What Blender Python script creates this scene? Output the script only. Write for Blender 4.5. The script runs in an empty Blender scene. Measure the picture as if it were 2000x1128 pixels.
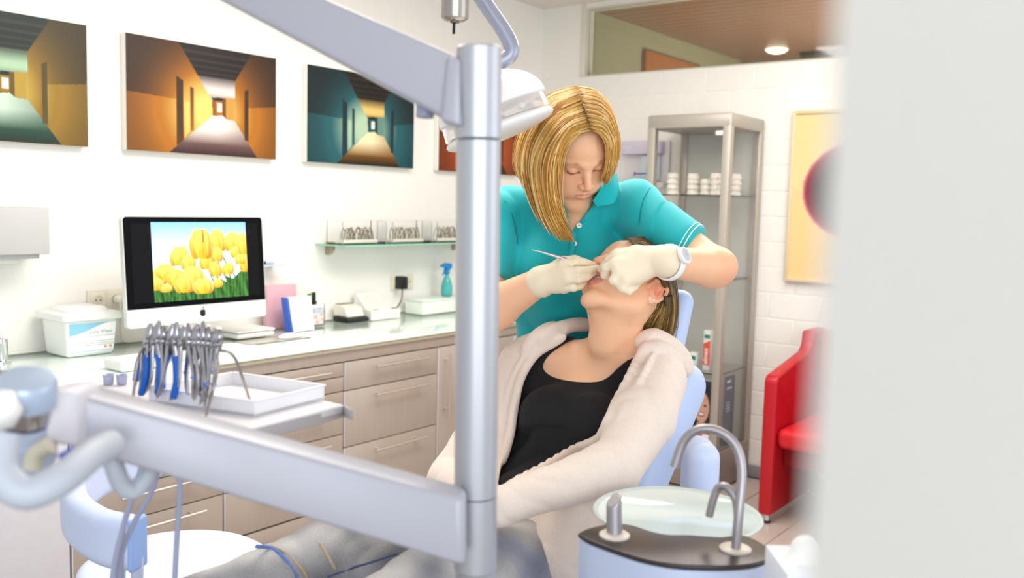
import bpy, bmesh, math, random
import numpy as np
from mathutils import Vector, Matrix
random.seed(7)
S = bpy.context.scene
COL = S.collection
# ------------------------------------------------------------ camera
CR = np.array([0.6055, -0.7954, 0.0259]); CW = np.array([0.7932, 0.6021, -0.0914])
CR = CR - CW * (CR @ CW) / (CW @ CW)
CW /= np.linalg.norm(CW); CR /= np.linalg.norm(CR); CU = np.cross(CR, CW)
EYE = np.array([0, 0, 1.511])
FPX = 1800.0
cd = bpy.data.cameras.new('camera'); cam = bpy.data.objects.new('camera', cd); COL.objects.link(cam)
cd.sensor_width = 36; cd.lens = 36 * FPX / 2000; cd.clip_start = 0.02
m = Matrix([[CR[i], CU[i], -CW[i], EYE[i]] for i in range(3)] + [[0, 0, 0, 1]]); cam.matrix_world = m
cd.dof.use_dof = True; cd.dof.focus_distance = 2.3; cd.dof.aperture_fstop = 3.3
S.camera = cam
# ------------------------------------------------------------ light
S.view_settings.view_transform = 'Standard'; S.view_settings.look = 'None'
S.view_settings.gamma = 1; S.view_settings.use_curve_mapping = False
S.view_settings.exposure = 0.22
wd = bpy.data.worlds.new('world'); S.world = wd; wd.use_nodes = True
bg = wd.node_tree.nodes['Background']; bg.inputs[0].default_value = (0.9, 0.95, 1.0, 1); bg.inputs[1].default_value = 0.72
def area(name, loc, target, sx, sy, power, col):
    l = bpy.data.lights.new(name, 'AREA'); l.shape = 'RECTANGLE'; l.size = sx; l.size_y = sy; l.energy = power; l.color = col
    o = bpy.data.objects.new(name, l); COL.objects.link(o); o.location = loc
    o.rotation_euler = (Vector(target) - Vector(loc)).to_track_quat('-Z', 'Y').to_euler(); return o
area('ceiling_and_fill_light', (2.2, 1.9, 2.74), (2.2, 1.9, 0), 1.6, 1.2, 50, (1.0, 0.96, 0.9))
area('ceiling_and_fill_light', (3.7, 1.2, 2.74), (3.7, 1.2, 0), 1.2, 1.2, 30, (1.0, 0.95, 0.88))
area('window_daylight', (-0.9, -1.2, 1.7), (2.6, 2.2, 1.2), 2.6, 1.8, 58, (0.86, 0.93, 1.0))
area('window_daylight', (3.0, -1.6, 1.9), (2.6, 2.4, 1.1), 2.4, 1.6, 20, (0.9, 0.95, 1.0))

# ------------------------------------------------------------ helpers
def P(x, y, d):
    """room point seen at photo pixel x, y and d metres deep"""
    return EYE + d * (CW + (x - 1000) / FPX * CR - (y - 564) / FPX * CU)
def srgb(c):
    if isinstance(c, str): c = [int(c[i:i + 2], 16) / 255 for i in (0, 2, 4)]
    return tuple(((v / 12.92) if v <= 0.04045 else ((v + 0.055) / 1.055) ** 2.4) for v in c[:3])
MATS = {}
def mat(name, col='cccccc', rough=0.5, metal=0.0, noise=0.03, scale=30, bump=0.0, trans=0.0, ior=1.45, coat=0.0, emit=0, vcol=None, sss=0.0, stretch=None, alpha=1.0, spec=0.5, sheen=0.0):
    if name in MATS: return MATS[name]
    m = bpy.data.materials.new(name); m.use_nodes = True; nt = m.node_tree; b = nt.nodes['Principled BSDF']; L = nt.links.new
    c = srgb(col); b.inputs['Roughness'].default_value = rough; b.inputs['Metallic'].default_value = metal
    b.inputs['IOR'].default_value = ior; b.inputs['Transmission Weight'].default_value = trans
    b.inputs['Coat Weight'].default_value = coat; b.inputs['Alpha'].default_value = alpha
    b.inputs['Specular IOR Level'].default_value = spec; b.inputs['Sheen Weight'].default_value = sheen
    tc = nt.nodes.new('ShaderNodeTexCoord'); mp = nt.nodes.new('ShaderNodeMapping'); L(tc.outputs['Object'], mp.inputs[0])
    if stretch: mp.inputs['Scale'].default_value = stretch
    nz = nt.nodes.new('ShaderNodeTexNoise'); nz.inputs['Scale'].default_value = scale; nz.inputs['Detail'].default_value = 4
    L(mp.outputs[0], nz.inputs['Vector'])
    mx = nt.nodes.new('ShaderNodeMix'); mx.data_type = 'RGBA'; mx.blend_type = 'MULTIPLY'; mx.inputs[0].default_value = 1
    rr = nt.nodes.new('ShaderNodeMapRange'); L(nz.outputs[0], rr.inputs[0]); rr.inputs[1].default_value = .25; rr.inputs[2].default_value = .75
    rr.inputs[3].default_value = 1 - noise; rr.inputs[4].default_value = 1 + noise * .5
    if vcol:
        at = nt.nodes.new('ShaderNodeVertexColor'); at.layer_name = vcol; L(at.outputs[0], mx.inputs[6])
    else: mx.inputs[6].default_value = (*c, 1)
    L(rr.outputs[0], mx.inputs[7]); L(mx.outputs[2], b.inputs['Base Color'])
    if emit:
        b.inputs['Emission Strength'].default_value = emit
        if vcol: L(at.outputs[0], b.inputs['Emission Color'])
        else: b.inputs['Emission Color'].default_value = (*c, 1)
    if bump:
        bp = nt.nodes.new('ShaderNodeBump'); bp.inputs['Strength'].default_value = bump; bp.inputs['Distance'].default_value = .002
        L(nz.outputs[0], bp.inputs['Height']); L(bp.outputs[0], b.inputs['Normal'])
    if sss:
        b.inputs['Subsurface Weight'].default_value = sss; b.inputs['Subsurface Radius'].default_value = (.012, .005, .003); b.inputs['Subsurface Scale'].default_value = 1.0
    MATS[name] = m; return m
ORG = {}
def org(o): return ORG.get(o.name, np.zeros(3)) if o else np.zeros(3)
def thing(name, label, cat, loc=(0, 0, 0), group=None):
    o = bpy.data.objects.new(name, None); COL.objects.link(o); o.location = Vector(loc); ORG[o.name] = np.array(loc, float)
    o.empty_display_size = .05; o['label'] = label; o['category'] = cat
    if group: o['group'] = group
    return o
def tag(o, label, cat, group=None):
    o['label'] = label; o['category'] = cat
    if group: o['group'] = group
    return o
def obj(name, V, F, m, parent=None, smooth=False, label=None, kind=None, loc=None, cols=None, autosm=None):
    """link vertices (room coordinates) and faces as one mesh object"""
    V = np.asarray(V, float).reshape(-1, 3)
    if parent is None and loc is None:
        lo, hi = V.min(0), V.max(0); loc = np.array([(lo[0] + hi[0]) / 2, (lo[1] + hi[1]) / 2, lo[2]])
    base = org(parent) if parent is not None else np.array(loc, float)
    me = bpy.data.meshes.new(name)
    if isinstance(F, np.ndarray):
        n = F.shape[1]; me.vertices.add(len(V)); me.vertices.foreach_set('co', (V - base).ravel())
        me.loops.add(F.size); me.loops.foreach_set('vertex_index', F.ravel().astype(np.int32))
        me.polygons.add(len(F)); me.polygons.foreach_set('loop_start', np.arange(0, F.size, n, dtype=np.int32))
        me.update(calc_edges=True)
    else:
        me.from_pydata((V - base).tolist(), [], F)
    o = bpy.data.objects.new(name, me); COL.objects.link(o)
    for mm in (m if isinstance(m, (list, tuple)) else [m]): me.materials.append(mm)
    if parent is None: o.location = Vector(base)
    else: o.parent = parent
    ORG[o.name] = base
    if smooth: me.shade_smooth()
    if autosm:
        me.shade_smooth(); me.set_sharp_from_angle(angle=math.radians(autosm))
    if cols is not None:
        ca = me.color_attributes.new('Col', 'FLOAT_COLOR', 'POINT'); c4 = np.ones((len(V), 4), np.float32); c4[:, :3] = cols
        ca.data.foreach_set('color', c4.ravel())
    if label: o['label'] = label
    if kind: o['kind'] = kind
    return o
class MB:
    def __init__(s): s.V = []; s.F = []
    def add(s, V, F):
        n = len(s.V); s.V += [tuple(map(float, v)) for v in V]; s.F += [tuple(i + n for i in f) for f in F]; return s
    def box(s, lo, hi, bev=0.0, seg=1, R=None, T=None):
        bm = bmesh.new(); bmesh.ops.create_cube(bm, size=1)
        lo = np.array(lo, float); hi = np.array(hi, float); c = (lo + hi) / 2; d = hi - lo
        for v in bm.verts: v.co = Vector((v.co.x * d[0], v.co.y * d[1], v.co.z * d[2]))
        if bev: bmesh.ops.bevel(bm, geom=bm.edges[:], offset=min(bev, min(abs(d)) * .49), segments=seg, profile=.5, affect='EDGES')
        bm.verts.index_update(); V = np.array([v.co for v in bm.verts]) + c; F = [[v.index for v in f.verts] for f in bm.faces]; bm.free()
        if R is not None: V = (V - c) @ np.array(R).T + c
        if T is not None: V = T(V)
        return s.add(V, F)
    def prism(s, poly, axis, a, b, cap=True):
        """extrude polygon (2D list) along axis from a to b"""
        n = len(poly); V = []
        for t in (a, b):
            for p in poly:
                q = list(p); q.insert(axis, t); V.append(q)
        F = [(i, (i + 1) % n, n + (i + 1) % n, n + i) for i in range(n)]
        if cap: F += [tuple(range(n - 1, -1, -1)), tuple(range(n, 2 * n))]
        return s.add(V, F)
    def tube(s, pts, r, seg=10, caps=True, flat=1.0, up=None):
        pts = [np.array(p, float) for p in pts]; n = len(pts)
        rs = r if hasattr(r, '__len__') else [r] * n
        V = []; F = []; nrm = None
        for i, p in enumerate(pts):
            t = pts[min(i + 1, n - 1)] - pts[max(i - 1, 0)]; t = t / (np.linalg.norm(t) + 1e-12)
            if nrm is None:
                a = np.array(up if up is not None else ((0, 0, 1.) if abs(t[2]) < .9 else (1., 0, 0))); nrm = np.cross(t, a)
            nrm = nrm - t * (nrm @ t); nrm /= np.linalg.norm(nrm) + 1e-12; bi = np.cross(t, nrm)
            for k in range(seg):
                an = 2 * math.pi * k / seg; V.append(p + rs[i] * (math.cos(an) * nrm + math.sin(an) * flat * bi))
        for i in range(n - 1):
            for k in range(seg):
                F.append((i * seg + k, i * seg + (k + 1) % seg, (i + 1) * seg + (k + 1) % seg, (i + 1) * seg + k))
        if caps: F += [tuple(range(seg - 1, -1, -1)), tuple(range((n - 1) * seg, n * seg))]
        return s.add(V, F)
    def lathe(s, prof, c=(0, 0, 0), ax=(0, 0, 1), seg=24, sq=1.0, caps=True):
        ax = np.array(ax, float); ax /= np.linalg.norm(ax); a = np.array((1., 0, 0)) if abs(ax[0]) < .9 else np.array((0, 1., 0))
        u = np.cross(ax, a); u /= np.linalg.norm(u); v = np.cross(ax, u); c = np.array(c, float); V = []
        for r, h in prof:
            for k in range(seg):
                an = 2 * math.pi * k / seg; V.append(c + ax * h + r * (math.cos(an) * u + sq * math.sin(an) * v))
        n = len(prof); F = [(i * seg + k, (i + 1) * seg + k, (i + 1) * seg + (k + 1) % seg, i * seg + (k + 1) % seg) for i in range(n - 1) for k in range(seg)]
        if caps: F += [tuple(range(seg)), tuple(range(n * seg - 1, (n - 1) * seg - 1, -1))]
        return s.add(V, F)
    def grid(s, fn, nu, nv):
        V = [fn(i / (nu - 1), j / (nv - 1)) for j in range(nv) for i in range(nu)]
        F = [(j * nu + i, j * nu + i + 1, (j + 1) * nu + i + 1, (j + 1) * nu + i) for j in range(nv - 1) for i in range(nu - 1)]
        return s.add(V, F)
    def build(s, name, m, parent=None, fix=True, **k):
        o = obj(name, s.V, s.F, m, parent, **k)
        if fix:
            bm = bmesh.new(); bm.from_mesh(o.data); bmesh.ops.recalc_face_normals(bm, faces=bm.faces[:]); bm.to_mesh(o.data); bm.free()
        return o
def spline(pts, n=8):
    """Catmull-Rom through pts"""
    p = [np.array(q, float) for q in pts]; p = [2 * p[0] - p[1]] + p + [2 * p[-1] - p[-2]]; out = []
    for i in range(1, len(p) - 2):
        for k in range(n):
            t = k / n; out.append(.5 * ((2 * p[i]) + (-p[i - 1] + p[i + 1]) * t + (2 * p[i - 1] - 5 * p[i] + 4 * p[i + 1] - p[i + 2]) * t * t + (-p[i - 1] + 3 * p[i] - 3 * p[i + 1] + p[i + 2]) * t ** 3))
    out.append(p[-2]); return out
def box(name, lo, hi, m, parent=None, bev=0.003, seg=2, **k): return MB().box(lo, hi, bev, seg).build(name, m, parent, autosm=k.pop('autosm', 40), **k)
def tube(name, pts, r, m, parent=None, seg=12, sp=0, **k):
    if sp:
        if hasattr(r, '__len__'):
            rr = [q[0] for q in spline([(x, 0, 0) for x in r], sp)]; return MB().tube(spline(pts, sp), rr, seg).build(name, m, parent, autosm=50, **k)
        pts = spline(pts, sp)
    return MB().tube(pts, r, seg).build(name, m, parent, autosm=50, **k)
def copy_tree(o, parent=None, loc=None):
    c = o.copy(); COL.objects.link(c)
    if parent is not None: c.parent = parent
    if loc is not None: c.location = Vector(loc)
    for ch in list(o.children): copy_tree(ch, c)
    return c
FONT = {}
def text(body, size, origin, right, up, m, parent, name='lettering', depth=.0006, bold=0.0, sx=1.0, **k):
    """flat print: real letters standing a fraction of a millimetre proud of their surface"""
    cu = bpy.data.curves.new('t', 'FONT'); cu.body = body; cu.size = size; cu.extrude = depth / 2; cu.offset = bold; cu.resolution_u = 3
    t = bpy.data.objects.new('t', cu); COL.objects.link(t); dg = bpy.context.evaluated_depsgraph_get()
    me = t.evaluated_get(dg).to_mesh(); V = np.array([v.co for v in me.vertices]); F = [tuple(p.vertices) for p in me.polygons]
    t.evaluated_get(dg).to_mesh_clear(); bpy.data.objects.remove(t); bpy.data.curves.remove(cu)
    r = np.array(right, float); u = np.array(up, float); r /= np.linalg.norm(r); u /= np.linalg.norm(u); n = np.cross(r, u)
    W = np.array(origin, float) + V[:, :1] * r * sx + V[:, 1:2] * u + V[:, 2:3] * n
    return obj(name, W, F, m, parent, **k)
# ------------------------------------------------------------ implicit surfaces (bodies, cloth, upholstery)
class Field:
    def __init__(s, lo, hi, res):
        s.lo = np.array(lo, float); s.res = res; s.n = np.ceil((np.array(hi, float) - s.lo) / res).astype(int) + 1
        s.ax = [(s.lo[i] + res * np.arange(s.n[i])).astype(np.float32) for i in range(3)]
        s.D = np.full(s.n, 1.0, np.float32)
    def _sl(s, bb, k):
        lo, hi = bb; m = k + 2.5 * s.res
        a = np.clip(np.floor((np.array(lo) - m - s.lo) / s.res).astype(int), 0, s.n); b = np.clip(np.ceil((np.array(hi) + m - s.lo) / s.res).astype(int) + 1, 0, s.n)
        if np.any(b <= a): return None
        return tuple(slice(a[i], b[i]) for i in range(3))
    def op(s, prim, k=0.0, mode='u'):
        fn, bb = prim; sl = s._sl(bb, k)
        if sl is None: return s
        X = s.ax[0][sl[0]][:, None, None]; Y = s.ax[1][sl[1]][None, :, None]; Z = s.ax[2][sl[2]][None, None, :]
        b = fn(X, Y, Z); a = s.D[sl]
        if mode == 'u':
            r = np.minimum(a, b)
            if k: h = np.maximum(k - np.abs(a - b), 0) / k; r = r - h * h * k * .25
        elif mode == 's':
            r = np.maximum(a, -b)
            if k: h = np.maximum(k - np.abs(a + b), 0) / k; r = r + h * h * k * .25
        elif mode == 'd':
            r = a + b
        s.D[sl] = r; return s
    def mesh(s):
        D = s.D; sg = D < 0
        c = [sg[i:D.shape[0] - 1 + i, j:D.shape[1] - 1 + j, k:D.shape[2] - 1 + k] for i in (0, 1) for j in (0, 1) for k in (0, 1)]
        cnt = np.zeros(c[0].shape, np.int8)
        for q in c: cnt += q
        act = np.argwhere((cnt > 0) & (cnt < 8)); idx = np.full(cnt.shape, -1, np.int32); idx[tuple(act.T)] = np.arange(len(act))
        acc = np.zeros((len(act), 3)); num = np.zeros(len(act))
        for a0 in range(8):
            o0 = np.array([(a0 >> 2) & 1, (a0 >> 1) & 1, a0 & 1])
            for ax in range(3):
                if o0[ax]: continue
                o1 = o0.copy(); o1[ax] = 1
                d0 = D[tuple((act + o0).T)]; d1 = D[tuple((act + o1).T)]; mk = (d0 < 0) != (d1 < 0)
                t = np.where(mk, d0 / np.where(mk, d0 - d1, 1), 0); p = o0 + 0.0 * act; p[:, ax] = t
                acc[mk] += p[mk]; num += mk
        V = (act + acc / num[:, None]) * s.res + s.lo; F = []
        for ax in range(3):
            a, b = [(1, 2), (2, 0), (0, 1)][ax]
            s0 = [slice(None)] * 3; s1 = [slice(None)] * 3; s0[ax] = slice(0, -1); s1[ax] = slice(1, None)
            x = sg[tuple(s0)] != sg[tuple(s1)]; e = np.argwhere(x); ok = (e[:, a] > 0) & (e[:, b] > 0) & (e[:, a] < D.shape[a] - 1) & (e[:, b] < D.shape[b] - 1); e = e[ok]
            if not len(e): continue
            q = []
            for da, db in ((0, 0), (-1, 0), (-1, -1), (0, -1)):
                g = e.copy(); g[:, a] += da; g[:, b] += db; q.append(idx[tuple(g.T)])
            q = np.stack(q, 1); flip = sg[tuple(e.T)]; q[~flip] = q[~flip][:, ::-1]; F.append(q)
        F = np.concatenate(F); return V, F[(F >= 0).all(1)]
def cone(a, b, ra, rb=None):
    a = np.array(a, float); b = np.array(b, float); rb = ra if rb is None else rb; ba = b - a; L = ba @ ba + 1e-12; r = max(ra, rb)
    def fn(X, Y, Z):
        px, py, pz = X - a[0], Y - a[1], Z - a[2]; h = np.clip((px * ba[0] + py * ba[1] + pz * ba[2]) / L, 0, 1)
        return np.sqrt((px - h * ba[0]) ** 2 + (py - h * ba[1]) ** 2 + (pz - h * ba[2]) ** 2) - (ra + h * (rb - ra))
    return fn, (np.minimum(a, b) - r, np.maximum(a, b) + r)
def frame(z, y):
    """rotation whose third column is z and second as near y as can be (columns = local axes in room)"""
    z = np.array(z, float); z /= np.linalg.norm(z); y = np.array(y, float); y = y - z * (y @ z); y /= np.linalg.norm(y); return np.stack([np.cross(y, z), y, z], 1)
def ell(c, r, R=None):
    c = np.array(c, float); r = np.array(r, float); R = np.eye(3) if R is None else np.array(R); m = max(r)
    h = np.sqrt(((R * r) ** 2).sum(1))
    def fn(X, Y, Z):
        p = (X - c[0], Y - c[1], Z - c[2]); q = [p[0] * R[0, i] + p[1] * R[1, i] + p[2] * R[2, i] for i in range(3)]
        k0 = np.sqrt(sum((q[i] / r[i]) ** 2 for i in range(3))); k1 = np.sqrt(sum((q[i] / r[i] ** 2) ** 2 for i in range(3))) + 1e-9
        return k0 * (k0 - 1) / k1
    return fn, (c - h, c + h)
def rbx(c, hs, rad, R=None):
    """rounded box, half sizes hs"""
    c = np.array(c, float); hs = np.array(hs, float); R = np.eye(3) if R is None else np.array(R); h = np.abs(R) @ hs
    def fn(X, Y, Z):
        p = (X - c[0], Y - c[1], Z - c[2]); q = [np.abs(p[0] * R[0, i] + p[1] * R[1, i] + p[2] * R[2, i]) - hs[i] + rad for i in range(3)]
        return np.sqrt(sum(np.maximum(v, 0) ** 2 for v in q)) + np.minimum(np.maximum(np.maximum(q[0], q[1]), q[2]), 0) - rad
    return fn, (c - h, c + h)
def chain(f, pts, rs, k=.01, mode='u'):
    for i in range(len(pts) - 1): f.op(cone(pts[i], pts[i + 1], rs[i], rs[i + 1]), k, mode)
def disp(f, fn, lo, hi):
    f.op((fn, (np.array(lo), np.array(hi))), 0, 'd')
def sdf_obj(f, name, m, parent=None, colfn=None, **k):
    V, F = f.mesh(); return obj(name, V, F, m, parent, smooth=True, cols=colfn(V) if colfn else None, **k)
# ============================================================ the room
M = mat
wall_m = M('wall_paint', 'f2efe9', .75, noise=.015, scale=12, bump=.15)
brick_m = M('painted_block', 'eeebe4', .7, noise=.02, scale=18, bump=.3)
alu = M('brushed_aluminium', 'b8b2a8', .38, .55, noise=.05, scale=40, stretch=(1, 1, 30))
chrome = M('chrome', 'd8d8da', .12, 1, noise=.01)
steel = M('steel', 'b4b0ae', .3, .9, noise=.08, scale=60)
white = M('white_plastic', 'f4f2ee', .35, noise=.01)
dark = M('black_plastic', '14151a', .35, noise=.05)
tile_m = M('floor_tile', 'b9aaa0', .35, noise=.07, scale=9, bump=.05)
grout = M('grout', '7d726c', .9, noise=.08, scale=60)
LW, BW, CEIL = 3.56, 4.94, 2.77
box('floor', (-1.5, -2.2, -.08), (9.2, 3.7, -.006), grout, kind='structure', bev=0)
fl = bpy.data.objects['floor']
for i in range(12):
    for j in range(9):
        x0 = 4.915 - .331 * (i + 1); y0 = 3.176 - .331 * (j + 1)
        if i == 0 and j == 0: t0 = box('tile', (x0 + .002, y0 + .002, -.012), (x0 + .329, y0 + .329, 0), tile_m, fl, bev=.0012, seg=1); c0 = (x0, y0)
        else: t = t0.copy(); COL.objects.link(t); t.parent = fl; t.location = (x0 - c0[0], y0 - c0[1], random.uniform(-.0004, .0004))
box('wall_left', (-1.5, LW, 0), (BW + .12, LW + .12, 2.9), wall_m, kind='structure', bev=0)
box('ceiling', (-1.5, -2.2, CEIL), (BW + .1, LW + .1, CEIL + .1), M('ceiling_paint', 'e6dcd4', .8), kind='structure', bev=0)
wb = MB(); bx = BW + .0065
wb.box((bx, -.4, 0), (bx + .1, LW, 2.32)).box((bx, 3.23, 2.32), (bx + .1, LW, 2.77)).box((bx, -.4, 2.735), (bx + .1, 3.23, 2.77))
wbk = wb.build('wall_back', brick_m, kind='structure')
BL, BH = .292, .1405
k = 0; b0 = None
for r in range(16):
    z0 = .074 + r * BH; off = 0 if r % 2 else BL / 2; y1 = LW - .001 - (BL - off if off else 0)
    ys = LW - .002
    first = True
    while ys > .9:
        w = BL if not (first and off) else BL / 2
        V = ((BW + .0045, ys - w + .0025, z0 + .0025), (BW + .012, ys - .0025, z0 + BH - .0025))
        if w == BL:
            if b0 is None: b0 = box('brick', V[0], V[1], brick_m, wbk, bev=.003, seg=1); bc = (ys, z0)
            else: t = b0.copy(); COL.objects.link(t); t.parent = wbk; t.location = (random.uniform(-.0006, .0006), ys - bc[0], z0 - bc[1])
        else: box('brick', V[0], V[1], brick_m, wbk, bev=.003, seg=1)
        ys -= w; first = False
box('baseboard_back', (BW - .012, .9, 0), (BW + .006, LW - .65, .071), M('grey_skirting', '8f8c92', .45), kind='structure')
# clerestory window with the next room behind it
wf = MB(); fy0, fy1, fz0, fz1 = 1.0, 3.226, 2.325, 2.733
for lo, hi in (((BW + .0, fy0, fz0 - .006), (BW + .1, fy1, fz0)), ((BW, fy0, fz1), (BW + .1, fy1, fz1 + .006)), ((BW, fy1, fz0 - .006), (BW + .1, fy1 + .035, fz1 + .03)), ((BW, fy0 - .03, fz0), (BW + .1, fy0, fz1))): wf.box(lo, hi, .002)
win = wf.build('window_1', M('window_frame_paint', 'dcd6c8', .5), kind='structure')
box('pane', (BW + .045, fy0, fz0), (BW + .051, fy1, fz1), M('window_glass', 'e9efe8', .03, trans=1.0, noise=0), win, bev=0)
box('wall_far', (7.3, -.6, 0), (7.4, 3.3, 2.74), M('far_room_paint', '9a8a74', .7, noise=.04, scale=3), kind='structure', bev=0)
box('wall_side', (BW + .11, 3.225, 0), (7.4, 3.32, 2.74), M('far_room_green', 'a5a182', .7, noise=.04, scale=3), kind='structure', bev=0)
cb = MB().box((BW + .11, -.6, 2.76), (7.4, 3.3, 2.82)).build('ceiling', M('far_ceiling', '96705c', .5, noise=.06), kind='structure')
pm = M('ceiling_board', 'a07c6a', .34, noise=.1, scale=5, stretch=(20, 1, 1))
for i in range(23): box('plank', (BW + .115 + i * .1, -.6, 2.738), (BW + .211 + i * .1, 3.22, 2.762), pm, cb, bev=.003, seg=1)
box('trim_1', (7.1, .4, 2.70), (7.16, 2.66, 2.737), M('dark_trim', '4a4a40', .5), kind='structure', bev=.004)
tag(box('door_panel', (5.66, 3.19, 1.0), (6.55, 3.223, 2.585), M('orange_wood', 'b8763c', .45, noise=.12, scale=6, stretch=(6, 6, 1)), bev=.004), 'orange wooden cupboard front in the next room seen through the high window', 'cupboard')
p = P(1517, 97, 7.0); pl = thing('pendant_lamp', 'round lit lamp hanging from the ceiling of the next room', 'lamp', (p[0], p[1], p[2]))
MB().lathe([(.004, -.028), (.03, -.03), (.06, -.022), (.082, -.006), (.084, 0), (.06, .006), (.03, .009), (.004, .01)], p, seg=28).build('lamp_glass', M('lamp_glow', 'fff2dc', .4, emit=2.0), pl, smooth=True)
MB().lathe([(.03, .008), (.034, .03), (.03, .06), (.012, .1), (.01, 2.738 - p[2])], p, seg=20).build('stem', M('lamp_metal', 'b9a698', .3, .8), pl, smooth=True)
MB().lathe([(.045, 2.72 - p[2]), (.05, 2.738 - p[2])], p, seg=20).build('ceiling_rose', MATS['lamp_metal'], pl, smooth=True)
area('ceiling_and_fill_light', (6.2, 1.2, 1.2), (6.2, 1.2, 2.7), 1.2, 1.2, 60, (1, .93, .84))  # added unseen uplight at waist height, brightens the next room's ceiling
# doorway edge close to the camera on the right
jm = M('door_jamb_paint', 'fbfbf6', .6, noise=.01)
e1 = P(1600, 564, .2)
dirn = np.array([CR[0], CR[1], 0]); dirn /= np.linalg.norm(dirn); nrm = np.array([CW[0], CW[1], 0]); nrm /= np.linalg.norm(nrm)
a = np.array([e1[0], e1[1]]); b = a + dirn[:2] * .16; c = b + nrm[:2] * -.12; d = a - nrm[:2] * .12
MB().prism([tuple(a), tuple(b), tuple(c), tuple(d)], 2, 0, CEIL).build('wall_right', jm, kind='structure', fix=True)

# ------------------------------------------------------------ painted pictures (flat colour on real canvases)
def lerp(a, b, t): t = np.clip(t, 0, 1)[..., None]; return a * (1 - t) + b * t
def H(c): return np.array(srgb(c))
def inpoly(U, V, poly):
    r = np.zeros(U.shape, bool); n = len(poly)
    for i in range(n):
        x0, y0 = poly[i]; x1, y1 = poly[(i + 1) % n]
        if y0 == y1: continue
        c = ((y0 > V) != (y1 > V)) & (U < (x1 - x0) * (V - y0) / (y1 - y0) + x0); r ^= c
    return r
def corridor(U, V, pal):
    wd, wm, wh, cdk, cbr, fdk, fmd, fbr, dr = [H(x) for x in pal]
    g = np.exp(-(((U - .52) / .27) ** 2 + ((V - .6) / .42) ** 2)); g2 = np.exp(-(((U - .52) / .16) ** 2 + ((V - .68) / .2) ** 2))
    wall = lerp(lerp(wd, wm, g * 2.0 + .05), wh, (g - .45) * 2.2)
    low = lerp(lerp(wd, wm, g * 3.0 + .45), wh, (g - .25) * 1.6)
    side = np.where(U < .62, V > .49 + (U) * .085, V > .52 - (U - .8) * .2)
    C = np.where((side & ((U < .31) | (U > .79)))[..., None], low, wall)
    def put(poly, col):
        m = inpoly(U, V, poly); C[m] = (col if col.ndim == 1 else col[m]) if not callable(col) else col(m)
    stripes = .5 + .5 * np.sin(150 * (np.clip(V, 0, 1) ** 1.3)); cl = lerp(cdk, cbr, np.clip((V - .26) / .12, 0, 1) - np.clip((V - .42) / .1, 0, .6))
    cl = cl * (1 - .55 * (stripes * (V < .3) * (V > .06)))[..., None] + (.06 * H('c8a890')) * (stripes < .25)[..., None] * (V < .3)[..., None]
    put([(.318, 0), (.815, 0), (.695, .29), (.695, .45), (.62, .47), (.536, .487)], cl)
    fl = lerp(lerp(fdk, fmd, (1.0 - V) / .14), fbr, np.clip((.9 - V) / .16, 0, 1) * np.clip(1.25 - np.abs(U - .5) * 3.2, 0, 1))
    put([(.253, 1), (.541, .632), (.62, .62), (.695, .66), (.86, 1)], fl)
    # far corridor
    put([(.536, .487), (.60, .47), (.60, .62), (.541, .632)], lerp(wm, wd, .35 + 0 * U))
    put([(.536, .46), (.62, .455), (.61, .49), (.545, .49)], cdk * 1.2)
    put([(.56, .49), (.61, .49), (.61, .615), (.56, .615)], wm)
    put([(.572, .505), (.605, .505), (.605, .59), (.572, .59)], H('fffbe8'))
    put([(.61, .455), (.632, .455), (.632, .65), (.61, .62)], lerp(wm, wd, .55 + 0 * U))
    put([(.632, .45), (.69, .45), (.69, .66), (.632, .65)], lerp(wm, wh, .35 + 0 * U))
    # doors
    put([(.304, .304), (.349, .345), (.349, .878), (.304, .93)], lerp(dr, dr * 2.2, V * 1.2 - .3))
    put([(.3925, .384), (.416, .40), (.416, .784), (.3925, .79)], lerp(dr * 1.5, wm, V * 1.4 - .3))
    put([(.767, .365), (.795, .338), (.795, .84), (.767, .835)], lerp(dr * .8, dr * 1.6, V))
    put([(.355, .52), (.39, .53), (.39, .79), (.355, .86)], lerp(low, wh, .55 + 0 * U))
    return np.clip(C, 0, 1) ** 1.22 * (.94 + .06 * np.sin(U * 610) * np.sin(V * 480))[..., None]
def painted(name, origin, du, dv, nu, nv, fn, m, parent=None, **k):
    u = np.linspace(0, 1, nu); v = np.linspace(0, 1, nv); U, Vv = np.meshgrid(u, v); C = fn(U, Vv)
    Pn = np.array(origin) + U[..., None] * np.array(du) + Vv[..., None] * np.array(dv)
    i = np.arange(nu * nv).reshape(nv, nu); F = np.stack([i[:-1, :-1], i[1:, :-1], i[1:, 1:], i[:-1, 1:]], -1).reshape(-1, 4)
    return obj(name, Pn.reshape(-1, 3), F, m, parent, cols=C.reshape(-1, 3), **k)
pm_ = M('painted_canvas', 'ffffff', .45, noise=.04, scale=400, vcol='Col')
pals = [('3a3210', 'a8862c', 'ead06a', '123024', 'bcd8b8', '123428', '2c6048', 'd8e8d8', '5c4c1a'),
        ('2c1a12', 'c0801c', 'f8dc84', '2a2020', 'ece0dc', '3c2426', '8c6c68', 'fffaf0', '4a3014'),
        ('0a2026', '2c7078', 'c4dcc0', '1c1408', 'f4d488', '120e06', '96681c', 'fcf0c8', '12303a'),
        ('2a0c06', 'b85a10', 'f0a848', '1c0c08', 'e8b070', '1c0c08', '7a3c14', 'f8d8a0', '3c1808')]
names = [('green and ochre corridor painting, leftmost, cut by the left edge', 1.137), ('golden yellow corridor painting on white wall above the computer', 2.041), ('teal corridor painting with golden floor, right of the yellow one', 2.97), ('dark orange corridor painting half hidden behind the grey post', 3.92)]
edge_m = M('canvas_edge', 'efece2', .7, bump=.2, scale=200)
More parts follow.
